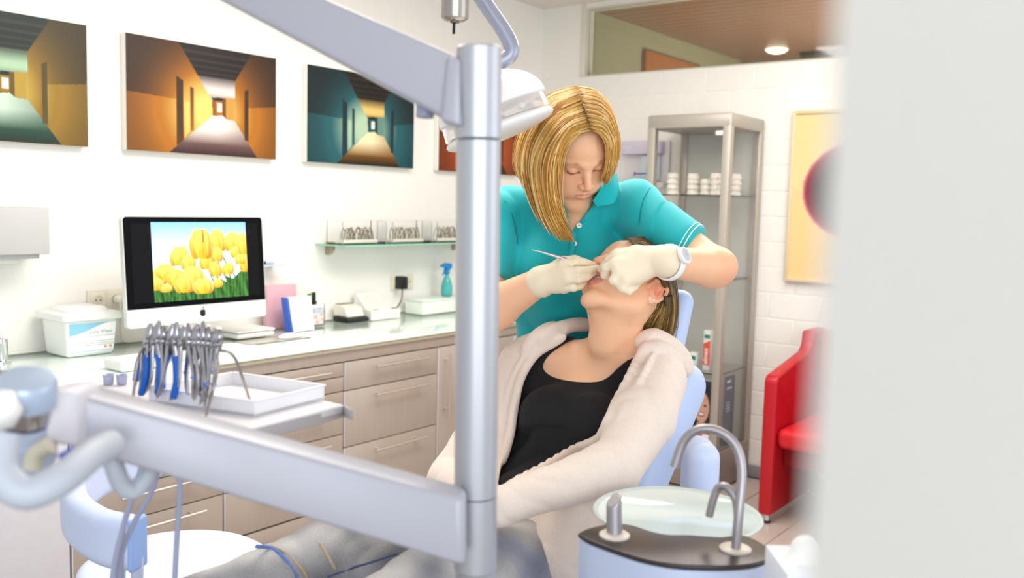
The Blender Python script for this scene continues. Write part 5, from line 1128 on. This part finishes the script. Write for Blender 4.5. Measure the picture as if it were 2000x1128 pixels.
# collar flaps, placket, buttons, hem band
colm = mat('teal_collar', '04b2b8', .75, noise=.04, scale=400, bump=.3)
def hs(x, y, o=.003, d=2.25): return hit(st, x, y, o, d)
sheet('collar_flap', [[P(1204, 338, 2.26), P(1196, 345, 2.215), P(1180, 360, 2.185), P(1158, 392, 2.175)], [P(1207, 358, 2.235), P(1204, 368, 2.20), P(1194, 385, 2.18), P(1164, 402, 2.168)], [P(1208, 372, 2.23), P(1206, 380, 2.20), P(1196, 397, 2.178), P(1166, 403, 2.166)]], .0035, colm, nurse)
sheet('collar_flap', [[P(1060, 340, 2.30), P(1060, 352, 2.25), P(1078, 385, 2.22), P(1100, 420, 2.20)], [P(1040, 352, 2.29), P(1036, 368, 2.25), P(1044, 395, 2.225), P(1092, 436, 2.20)], [P(1030, 362, 2.29), P(1026, 378, 2.255), P(1038, 408, 2.23), P(1090, 440, 2.20)]], .0035, colm, nurse)
sheet('placket', [[hs(1164, 396, .003), hs(1143, 425, .003), hs(1126, 456, .003), hs(1121, 500, .003)], [hs(1158, 400, .004), hs(1136, 424, .004), hs(1119, 450, .004), hs(1112, 500, .004)]], .002, shirt_m, nurse)
for x, y in ((1131, 440), (1122, 475)):
    c_ = hs(x, y, .0065); MB().lathe([(.001, .0012), (.003, .0012), (.0052, .002), (.0064, .0012), (.0064, -.001), (.001, -.001)], c_, -CW, 20).build('button', mat('button_white', 'f2f2ee', .3), nurse, autosm=40)
    MB().lathe([(.001, 0), (.0016, 0), (.0016, .0022), (.001, .0022)], c_, -CW, 10).build('button_hole', dark, nurse)
for off in (.0, .009):
    pts = []
    Rh_ = frame(hn, (0, 0, 1))
    for k in range(41):
        a = 2 * math.pi * k / 40; dr = Rh_[:, 0] * math.cos(a) + Rh_[:, 1] * math.sin(a); o_ = hemc - hn * (.010 + off); ax0_ = SHL + (SE - SHL) * (((o_ - SHL) @ hn) / ((SE - SHL) @ hn))
        h_ = st.ray_cast(Vector(ax0_ + dr * .14), Vector(-dr)); pts.append(np.array(h_[0]) + dr * .0007 if h_[0] is not None else ax0_ + dr * .06)
    if off == 0: MB().tube(pts, .0013, 6).build('white_piping', mat('piping_white', 'e9f4f4', .6), nurse, smooth=True)
    else: MB().tube(pts, .0011, 6).build('white_piping', mat('piping_white'), nurse, smooth=True)
for pts in ([(986, 392), (1002, 425), (1011, 470), (1015, 545)], [(1270, 366), (1256, 392), (1249, 430), (1251, 470)]):
    MB().tube(spline([hs(x, y, .0006) for x, y in pts], 6), .0013, 6).build('seam', mat('teal_seam', '067a80', .8), nurse, smooth=True)
# hair
hb1 = Field(hd.c - .2, hd.c + .2, .003); hd.e(hb1, (0, -.022, .038), (.081, .096, .083), 0); hd.e(hb1, (-.02, -.05, -.01), (.07, .065, .08), .03)
hd.e(hb1, (0, .07, -.03), (.062, .062, .094), .008, 's')
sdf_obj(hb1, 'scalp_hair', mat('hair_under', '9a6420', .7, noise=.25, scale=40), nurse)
GL = [[(1128, 168, 2.14), (1075, 185, 2.15), (1030, 235, 2.20), (1010, 295, 2.24), (1012, 335, 2.235), (1030, 352, 2.23)],
      [(1130, 172, 2.11), (1068, 200, 2.11), (1024, 262, 2.16), (1016, 320, 2.18), (1032, 360, 2.17), (1046, 382, 2.16)],
      [(1134, 182, 2.085), (1076, 214, 2.07), (1036, 280, 2.12), (1032, 345, 2.13), (1050, 405, 2.135), (1072, 445, 2.13)],
      [(1140, 205, 2.075), (1092, 230, 2.05), (1056, 290, 2.06), (1052, 350, 2.08), (1070, 415, 2.10), (1098, 468, 2.11)],
      [(1148, 235, 2.055), (1112, 248, 2.03), (1080, 292, 2.035), (1070, 350, 2.06), (1080, 415, 2.09), (1112, 472, 2.10)],
      [(1153, 256, 2.055), (1130, 262, 2.04), (1101, 288, 2.05), (1088, 335, 2.075), (1083, 395, 2.10), (1100, 450, 2.11)]]
GR = [[(1153, 254, 2.055), (1174, 262, 2.055), (1187, 285, 2.08), (1187, 318, 2.11), (1180, 352, 2.14)],
      [(1146, 225, 2.055), (1180, 236, 2.06), (1196, 272, 2.10), (1195, 318, 2.14), (1182, 362, 2.16)],
      [(1134, 190, 2.08), (1172, 200, 2.09), (1197, 240, 2.15), (1205, 290, 2.18), (1195, 345, 2.18)],
      [(1128, 168, 2.13), (1165, 178, 2.13), (1192, 215, 2.18), (1203, 260, 2.2), (1204, 310, 2.21)]]
ramp = ('a86c24', 'dda850', 'f8dc9c')
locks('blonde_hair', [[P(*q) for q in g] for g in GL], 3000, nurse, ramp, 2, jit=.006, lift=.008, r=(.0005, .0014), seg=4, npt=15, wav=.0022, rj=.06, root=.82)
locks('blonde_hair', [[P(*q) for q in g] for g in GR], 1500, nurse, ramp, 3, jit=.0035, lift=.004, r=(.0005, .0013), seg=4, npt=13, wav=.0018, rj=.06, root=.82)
# gloves
cuff_m = glove_m
f = Field(P(1230, 510, 1.95) - .16, P(1230, 510, 1.95) + .16, .0021)
K_ = HKL
F1 = [K_[0], P(1190, 508, 1.965), P(1180, 518, 1.99), P(1174, 526, 2.01)]
F2 = [K_[1], P(1184, 522, 1.935), P(1181, 537, 1.95), P(1194, 543, 1.965)]
F3 = [K_[2], P(1198, 547, 1.92), P(1208, 556, 1.935), P(1222, 551, 1.95)]
F4 = [K_[3], P(1216, 562, 1.925), P(1227, 568, 1.935), P(1239, 560, 1.95)]
TH = [P(1262, 506, 1.97), P(1226, 502, 2.0), P(1198, 510, 2.02), P(1180, 519, 2.03)]
hand(f, P(1285, 508, 1.945), K_, None, [F1, F2, F3, F4], TH, fr=.0098)
for q in (.0, .25, .5, .75, 1.0): f.op(cone(P(1284, 508, 1.945), HKL[0] * (1 - q) + HKL[3] * q + CW * .012, .0235, .016), .012)
f.op(cone(P(1244, 502, 1.955), P(1238, 532, 1.95), .022, .024), .02)
f.op(cone(P(1281, 508, 1.942), P(1291, 509, 1.936), .0285, .0315), .008); f.op(cone(P(1291, 509, 1.936), P(1299, 510, 1.932), .0315, .0325), .004); f.op(cone(P(1298, 510, 1.932), P(1300, 510, 1.931), .0345, .0345), .003)
disp(f, folds(.0016, 130, RT * .9 + CU * .35, .8, 4), P(1275, 508, 1.94) - .045, P(1275, 508, 1.94) + .045)
sdf_obj(f, 'glove', glove_m, nurse)
f = Field(P(1110, 535, 2.05) - .16, P(1110, 535, 2.05) + .16, .0021)
KR = [P(1103, 518, 2.03), P(1107, 530, 2.015), P(1108, 545, 2.015), P(1103, 558, 2.03)]
R1_ = [KR[0], P(1125, 512, 2.025), P(1145, 514, 2.04), P(1160, 517, 2.055)]
R2_ = [KR[1], P(1130, 528, 2.005), P(1150, 527, 2.02), P(1167, 523, 2.04)]
R3_ = [KR[2], P(1130, 545, 2.005), P(1147, 540, 2.02), P(1160, 532, 2.045)]
R4_ = [KR[3], P(1120, 561, 2.02), P(1133, 558, 2.035), P(1143, 549, 2.05)]
TR = [P(1080, 527, 2.06), P(1098, 512, 2.06), P(1122, 508, 2.07), P(1147, 514, 2.07)]
hand(f, WRR, KR, None, [R1_, R2_, R3_, R4_], TR, fr=.0096)
for q in (.0, .33, .66, 1.0): f.op(cone(P(1066, 545, 2.06), KR[0] * (1 - q) + KR[3] * q + CW * .012, .0235, .0165), .012)
f.op(cone(P(1066, 546, 2.062), P(1058, 549, 2.068), .030, .0335), .008); f.op(cone(P(1058, 549, 2.068), P(1056, 550, 2.07), .0355, .0355), .003)
disp(f, folds(.0014, 130, RT, .8, 7), P(1070, 545, 2.06) - .035, P(1070, 545, 2.06) + .035)
sdf_obj(f, 'glove', glove_m, nurse)
# watch on her wrist
wt_ = thing('wristwatch', 'white plastic wristwatch worn on the wrist over the glove cuff', 'watch', P(1303, 508, 1.90))
wdir = (ELL - WRL) / np.linalg.norm(ELL - WRL); wc = P(1306, 512, 1.937); Rw = frame(wdir, -CW)
ring = []
V = []; F = []
wm_ = mat('watch_white', 'f3f3f2', .3, noise=0)
ring = [wc + (Rw[:, 0] * math.cos(a) + Rw[:, 1] * math.sin(a)) * .0365 for a in np.linspace(0, 2 * math.pi, 41)]
MB().tube(ring, .009, 10, flat=.32, up=None).build('strap', wm_, wt_, smooth=True)
n_ = Rw[:, 1] * .85 + Rw[:, 0] * .35 * (1 if Rw[:, 0] @ CU > 0 else -1); n_ /= np.linalg.norm(n_); fcx = wc + n_ * .038
MB().lathe([(.001, 0), (.0175, 0), (.019, .003), (.0185, .008), (.0155, .010), (.0145, .0085), (.001, .0085)], fcx - n_ * .002, n_, 36).build('case', wm_, wt_, autosm=35)
MB().lathe([(.001, .0088), (.0135, .0088), (.0135, .0092), (.001, .0092)], fcx - n_ * .002, n_, 30).build('dial', mat('dial_silver', 'd4d6d8', .3, .2), wt_, autosm=35)
tube('hand', [fcx + n_ * .0078, fcx + n_ * .0078 + Rw[:, 0] * .010], .0004, gp, wt_); tube('hand', [fcx + n_ * .0078, fcx + n_ * .0078 + Rw[:, 2] * .007], .0005, gp, wt_)
# dental instrument
di = thing('dental_instrument', 'thin steel dental hand instrument held in the gloved hand over the teal shirt', 'instrument', P(1110, 508, 2.04))
tube('handle', [P(1062, 493, 2.035), P(1085, 500, 2.035), P(1112, 509, 2.035), P(1140, 518, 2.04)], [.0022, .0032, .0034, .003], mat('instrument_steel', 'd6d2d6', .25, .8), di, sp=3)
tube('tip', [P(1062, 493, 2.035), P(1052, 490, 2.035), P(1044, 489, 2.035), P(1039, 487, 2.035)], [.0022, .0014, .001, .0006], mat('instrument_steel'), di, sp=3)
tube('blue_ring', [P(1100, 505.5, 2.033), P(1108, 508, 2.033)], .0046, mat('ring_blue', '2a3fb4', .35), di)
# ------------------------------------------------------------ reclining woman (patient)
pat = thing('person', 'woman reclining in the pale blue chair in a cream cardigan and black top', 'person', (1.6, .9, .6))
Rp = CAMR @ np.array([[.696, -.574, .432], [.178, .721, .67], [-.696, -.389, .604]]); u_, _, v_ = np.linalg.svd(Rp); Rp = u_ @ v_
ph = Head(P(1226, 556, 2.12), Rp, 1.0, .012)
n0 = ph.p(0, -.026, -.05); n1 = P(1192, 700, 2.17); 
cn = (n0 - n1) / np.linalg.norm(n0 - n1); cp1 = n0 * .42 + n1 * .58
sL, eL, wL = P(1288, 742, 2.06), P(1204, 908, 1.83), P(985, 984, 1.68)
sR, eR, wR = P(1018, 716, 2.26), P(880, 938, 2.10), P(935, 985, 1.84)
up_ = n1 - P(990, 1040, 1.98); lat = sL - sR; Rb2 = frame(up_, np.cross(up_, lat))
if Rb2[:, 1] @ CW > 0: Rb2[:, 1] *= -1; Rb2[:, 0] *= -1
def ptorso(f, o=0.0, k=.04):
    f.op(cone(ph.p(0, .012, -.078), P(1180, 668, 2.11), .040 + o, .036 + o), .03)
    f.op(cone(n0, n1, .050 + o, .052 + o), k)
    f.op(cone(n1, P(1262, 715, 2.13), .042 + o, .05 + o), k); f.op(cone(n1, P(1060, 700, 2.24), .042 + o, .05 + o), k)
    f.op(ell(P(1140, 800, 2.19), (.150 + o, .095 + o, .165 + o), Rb2), k)
    f.op(ell(P(1072, 812, 2.10), (.062 + o, .060 + o, .062 + o), Rb2), k); f.op(ell(P(1160, 828, 2.05), (.062 + o, .060 + o, .062 + o), Rb2), k)
    f.op(cone(P(1030, 770, 2.21), P(995, 930, 2.15), .050 + o, .055 + o), k); f.op(ell(P(1085, 935, 2.09), (.128 + o, .085 + o, .17 + o), Rb2), k); f.op(ell(P(1010, 1050, 1.99), (.155 + o, .10 + o, .13 + o), Rb2), k)
hips = [P(950, 1080, 2.04), P(1040, 1105, 1.87)]; knees = [P(645, 1088, 1.80), P(835, 1155, 1.55)]; ankles = [P(262, 1236, 1.62), P(455, 1350, 1.36)]
f = Field(ph.c - .175, ph.c + .175, .0019); ph.build(f); ptorso(f); phm = clip(f.mesh(), cp1, cn, 1)
f = Field((.3, -.2, .2), (2.7, 2.0, 1.45), .0065); ptorso(f)
for a, b, c in ((sL, eL, wL), (sR, eR, wR)): f.op(cone(a, b, .044, .038), .03); f.op(cone(b, c, .038, .026), .02)
for a, b, c in zip(hips, knees, ankles): f.op(cone(a, b, .078, .052), .03); f.op(cone(b, c, .05, .035), .03); f.op(cone(c, c - RT * .13 + (0, 0, .03), .034, .026), .02)
hk = [P(948, 975, 1.67), P(946, 990, 1.655), P(948, 1005, 1.655), P(954, 1018, 1.66)]
for q in hk: f.op(cone(wL, q, .020, .012), .012); f.op(cone(q, q - RT * .03 + (0, 0, -.006), .010, .009), .004); f.op(cone(q - RT * .03 + (0, 0, -.006), q - RT * .05 + (0, 0, -.022), .009, .008), .003)
f.op(cone(wL, wL - RT * .03 + (0, 0, .03), .013, .010), .008); hk2 = [wR + np.array(v) for v in ((.0, -.03, -.05), (.015, -.03, -.055), (.03, -.03, -.055), (.045, -.03, -.05))]
for q in hk2: f.op(cone(wR, q, .02, .011), .012); f.op(cone(q, q + (0, -.02, -.035), .0095, .008), .004)
pbm = clip(f.mesh(), cp1, cn, -1, .12)
def pcol(V):
    C = ph.color(V, .2); L = (V - ph.c) @ ph.R; m = (np.abs(L[:, 0]) < .0175) & (L[:, 1] < .082) & (L[:, 1] > .03) & (np.abs(L[:, 2] + .0745) < .0075); C[m] = H('5a1c1c'); return C
person_mesh([phm, pbm], 'body', pat, [pcol(phm[0]), np.zeros(pbm[0].shape) + SK], skin)
for i in range(6):
    a = (i - 2.5) * .0058; yy = .0865 - a * a * 14; c = ph.p(a, yy - .002, -.0705); f = None
    tt_ = MB().box(c - .0026, c + (.0026, .0026, .0035), .001, 2, R=ph.R).build('tooth', mat('tooth', 'f4efe4', .2), pat, autosm=50)
    MB().box(ph.p(a - .001, yy + .0002, -.071), ph.p(a + .001, yy + .002, -.069)).build('brace_bracket', steel, tt_)
# ear studs
for a in ((.081, -.011, -.056), (.085, -.018, -.054)): q = ph.p(*a); MB().lathe([(.0001, -.0028), (.002, -.002), (.0028, 0), (.002, .002), (.0001, .0028)], q + CW * -.0, (0, 0, 1), 12).build('ear_stud', mat('pearl', 'f6e8dc', .15), pat, smooth=True)
# black top
f = Field((1.1, .2, .6), (2.6, 1.9, 1.35), .0042); ptorso(f, .0065)
disp(f, folds(.011, 50, Rb2[:, 2] + Rb2[:, 0] * .3, .9, 12, .8), P(1040, 930, 2.05) - (.22, .2, .1), P(1040, 930, 2.05) + (.22, .2, .1))
f.op(pxprism([tuple(q[:2]) for q in spline([(x, y, 0) for x, y in ((1148, 645), (1108, 668), (1078, 688), (1063, 706), (1062, 722), (1083, 737), (1125, 745), (1166, 745), (1188, 736), (1213, 712), (1240, 685), (1262, 664))], 3)] + [(1250, 600), (1150, 600)], 2.3), .003, 's')
None if True else f.op((lambda X, Y, Z: -np.minimum(1.0, ((X - n1[0]) * cn[0] + (Y - n1[1]) * cn[1] + (Z - n1[2]) * cn[2]) - .03) * 1.0, (n1 - .2, n1 + .2)), .002, 's')
f.op(cone(n1 + cn * .012, n1 + cn * .28, .062, .13), .006, 's')
top_ = sdf_obj(f, 'black_top', mat('black_jersey', '17171a', .85, noise=.15, scale=300, bump=.3), pat)
# jeans
f = Field((.25, -.3, .15), (2.5, 1.9, 1.1), .006); f.op(ell(P(1010, 1062, 1.99), (.168, .115, .12), Rb2), .03)
for a, b, c in zip(hips, knees, ankles): f.op(cone(a, b, .094, .069), .03); f.op(cone(b, c, .068, .055), .03)
disp(f, folds(.006, 32, RT + CU * .5, 1.3, 21), (.25, -.3, .15), (2.5, 1.9, 1.1)); disp(f, folds(.003, 75, RT - CU * .4, 1.3, 22), (.25, -.3, .15), (2.5, 1.9, 1.1))
def jcol(V):
    n = np.sin(V[:, 0] * 31 + np.sin(V[:, 1] * 23) * 2) * np.sin(V[:, 2] * 37 + V[:, 1] * 15) * .5 + .5; m = np.sin(V[:, 0] * 90 + V[:, 2] * 70) * .5 + .5
    C = lerp(H('74757c'), H('cac7c4'), n * .8 + m * .1); return lerp(C, H('8b93b8'), (np.sin(V[:, 1] * 19 + V[:, 0] * 11) > .8) * .35)
jns = sdf_obj(f, 'jeans', mat('washed_denim', 'ffffff', .85, noise=.16, scale=350, bump=.4, vcol='Col'), pat, colfn=jcol)
jt = bvh(jns); jh = lambda x, y: hit(jt, x, y, .001, 1.7)
for nm, pts, r_, cl in (('blue_seam', [(500, 1066), (530, 1070), (556, 1090), (580, 1127)], .0040, '6f8ac8'), ('tan_seam', [(530, 1066), (556, 1078), (585, 1105), (600, 1127)], .0026, 'c9ae88'), ('tan_seam', [(624, 1060), (640, 1085), (655, 1112)], .003, 'cdb594'), ('dark_seam', [(640, 1126), (690, 1108), (735, 1094), (775, 1080)], .0024, '5c6684')):
    MB().tube(spline([jh(x, y) for x, y in pts], 5), r_, 8, flat=.5, up=CW).build(nm, mat('seam_' + cl, cl, .85, noise=.2, scale=200), pat, smooth=True)
sh_ = mat('grey_sock', '55565c', .9)
f = Field((-.2, -.6, .0), (1.4, 1.2, .9), .008)
for c in ankles: f.op(cone(c - (0, 0, .02), c - RT * .15 + (0, 0, .03), .046, .034), .02); f.op(cone(c, c + (0, 0, .03), .04, .038), .02)
sdf_obj(f, 'shoes', dark, pat)
# cardigan
f = Field((1.0, .15, .55), (2.7, 2.1, 1.4), .0034); ptorso(f, .020, .05)
f.op(cone(sL, (sL + eL) / 2 + CR * .005, .060, .066), .04); f.op(cone((sL + eL) / 2 + CR * .005, eL, .066, .052), .02); f.op(cone(eL, wL, .051, .035), .02)
f.op(cone(sR, eR, .058, .050), .04); f.op(cone(eR, wR, .05, .036), .02)
f.op(cone(wL + (wL - eL) * -.02, wL - (wL - eL) * -.06, .038, .037), .006)
# hanging front hem over the near hip
f.op(ell(P(1090, 1010, 1.99), (.145, .105, .14), Rb2), .04)
f.op(cone(P(1120, 985, 1.86), P(1085, 1090, 1.80), .05, .055), .05); f.op(cone(P(1150, 1000, 1.9), P(1120, 1120, 1.86), .05, .06), .05)
disp(f, folds(.005, 24, Rb2[:, 2] * .8 - Rb2[:, 0] * .5, 1.1, 31, .8), (1.0, .15, .55), (2.7, 2.1, 1.4)); disp(f, folds(.0038, 60, (eL - sL) / np.linalg.norm(eL - sL), 1.2, 33, .7), (1.0, .15, .55), (2.7, 2.1, 1.4))
# open front, then rolled edges and hood
f.op(cone(n1 + cn * .035, n1 + cn * .26, .066, .11), .01, 's')
Vc, Fc = f.mesh(); ctree = BVHTree.FromPolygons([Vector(v) for v in Vc.tolist()], Fc.tolist())
f.op(pxprism([(1118, 560), (1106, 652), (1050, 684), (1013, 746), (997, 850), (980, 905), (972, 948), (1010, 936), (1060, 908), (1118, 872), (1160, 855), (1193, 790), (1237, 712), (1262, 668), (1250, 560)], 2.34), .004, 's')
f.op(pxprism([(968, 1034), (1003, 1032), (1035, 1054), (1058, 1090), (1075, 1135), (1075, 1300), (700, 1300), (700, 1034)], 2.3), .006, 's')
for pts, r0 in (([(1100, 658), (1076, 672), (1048, 690), (1028, 716), (1014, 748), (1004, 800), (996, 850), (982, 900)], .0075), ([(1262, 676), (1248, 700), (1234, 724), (1203, 786), (1185, 826), (1168, 856), (1118, 878), (1060, 912), (1000, 944)], .0075), ([(1040, 676), (1014, 712), (996, 756), (986, 800)], .004), ([(1275, 690), (1255, 730), (1225, 790), (1205, 830)], .004)):
    xy = [q[:2] for q in spline([(x, y, 0) for x, y in pts], 4)]; dd_ = np.array([(hit(ctree, x, y, 0, 2.1) - EYE) @ CW for x, y in xy]); ke = np.ones(9) / 9; dd_ = np.convolve(np.pad(dd_, 4, mode='edge'), ke, 'valid'); pp_ = [P(x, y, d_ + .003) for (x, y), d_ in zip(xy, dd_)]
    for i in range(len(pp_) - 1): f.op(cone(pp_[i], pp_[i + 1], r0), .010)
for pts, r0 in (([(1058, 662, 2.17), (1085, 644, 2.2), (1120, 634, 2.24), (1152, 634, 2.27)], .011), ([(1030, 680, 2.18), (1056, 656, 2.2), (1082, 640, 2.24)], .014), ([(1250, 668, 2.10), (1275, 660, 2.09), (1305, 672, 2.10), (1328, 694, 2.11), (1340, 722, 2.12)], .014), ([(1262, 684, 2.06), (1292, 682, 2.06), (1322, 702, 2.07)], .010)):
    pp_ = spline([P(*q) for q in pts], 4)
    for i in range(len(pp_) - 1): f.op(cone(pp_[i], pp_[i + 1], r0), .018)
card = sdf_obj(f, 'cardigan', mat('cream_jersey', 'ecdccf', .85, noise=.06, scale=260, bump=.35, sheen=.15), pat)
# hair
pr = ('4a3416', '6f5428', 'a8894e')
f = Field(ph.c - .2, ph.c + .2, .003); ph.e(f, (0, -.026, .04), (.079, .096, .083), 0); ph.e(f, (0, .078, -.03), (.085, .058, .112), .01, 's'); ph.e(f, (.080, -.016, -.024), (.03, .036, .048), .006, 's')
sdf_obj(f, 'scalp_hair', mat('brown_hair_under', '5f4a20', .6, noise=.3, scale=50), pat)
GP = [[(1218, 466, 2.10), (1258, 464, 2.15), (1298, 500, 2.18), (1318, 565, 2.19), (1317, 630, 2.19), (1306, 676, 2.18)],
      [(1224, 468, 2.06), (1268, 478, 2.08), (1300, 525, 2.10), (1312, 585, 2.13), (1308, 640, 2.16), (1296, 674, 2.16)],
      [(1238, 478, 2.04), (1272, 500, 2.04), (1296, 545, 2.06), (1304, 595, 2.10), (1296, 640, 2.14), (1286, 670, 2.15)],
      [(1262, 500, 2.06), (1290, 535, 2.07), (1302, 575, 2.09), (1294, 615, 2.11), (1282, 648, 2.14), (1274, 668, 2.15)],
      [(1290, 535, 2.09), (1299, 560, 2.09), (1298, 592, 2.10), (1282, 620, 2.11), (1266, 648, 2.14), (1260, 668, 2.15)],
      [(1296, 565, 2.10), (1292, 588, 2.10), (1276, 610, 2.11), (1256, 628, 2.11), (1247, 652, 2.14), (1246, 672, 2.16)]]
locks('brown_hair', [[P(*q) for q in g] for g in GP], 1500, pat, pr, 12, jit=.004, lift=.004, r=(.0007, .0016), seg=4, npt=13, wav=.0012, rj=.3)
q = P(1299, 588, 2.055); tube('hair_clip', [q + CU * .012, q, q - CU * .012 + CR * .003], .004, dark, pat); tube('hair_clip', [P(1300, 580, 2.055), P(1312, 578, 2.07)], .003, dark, pat)
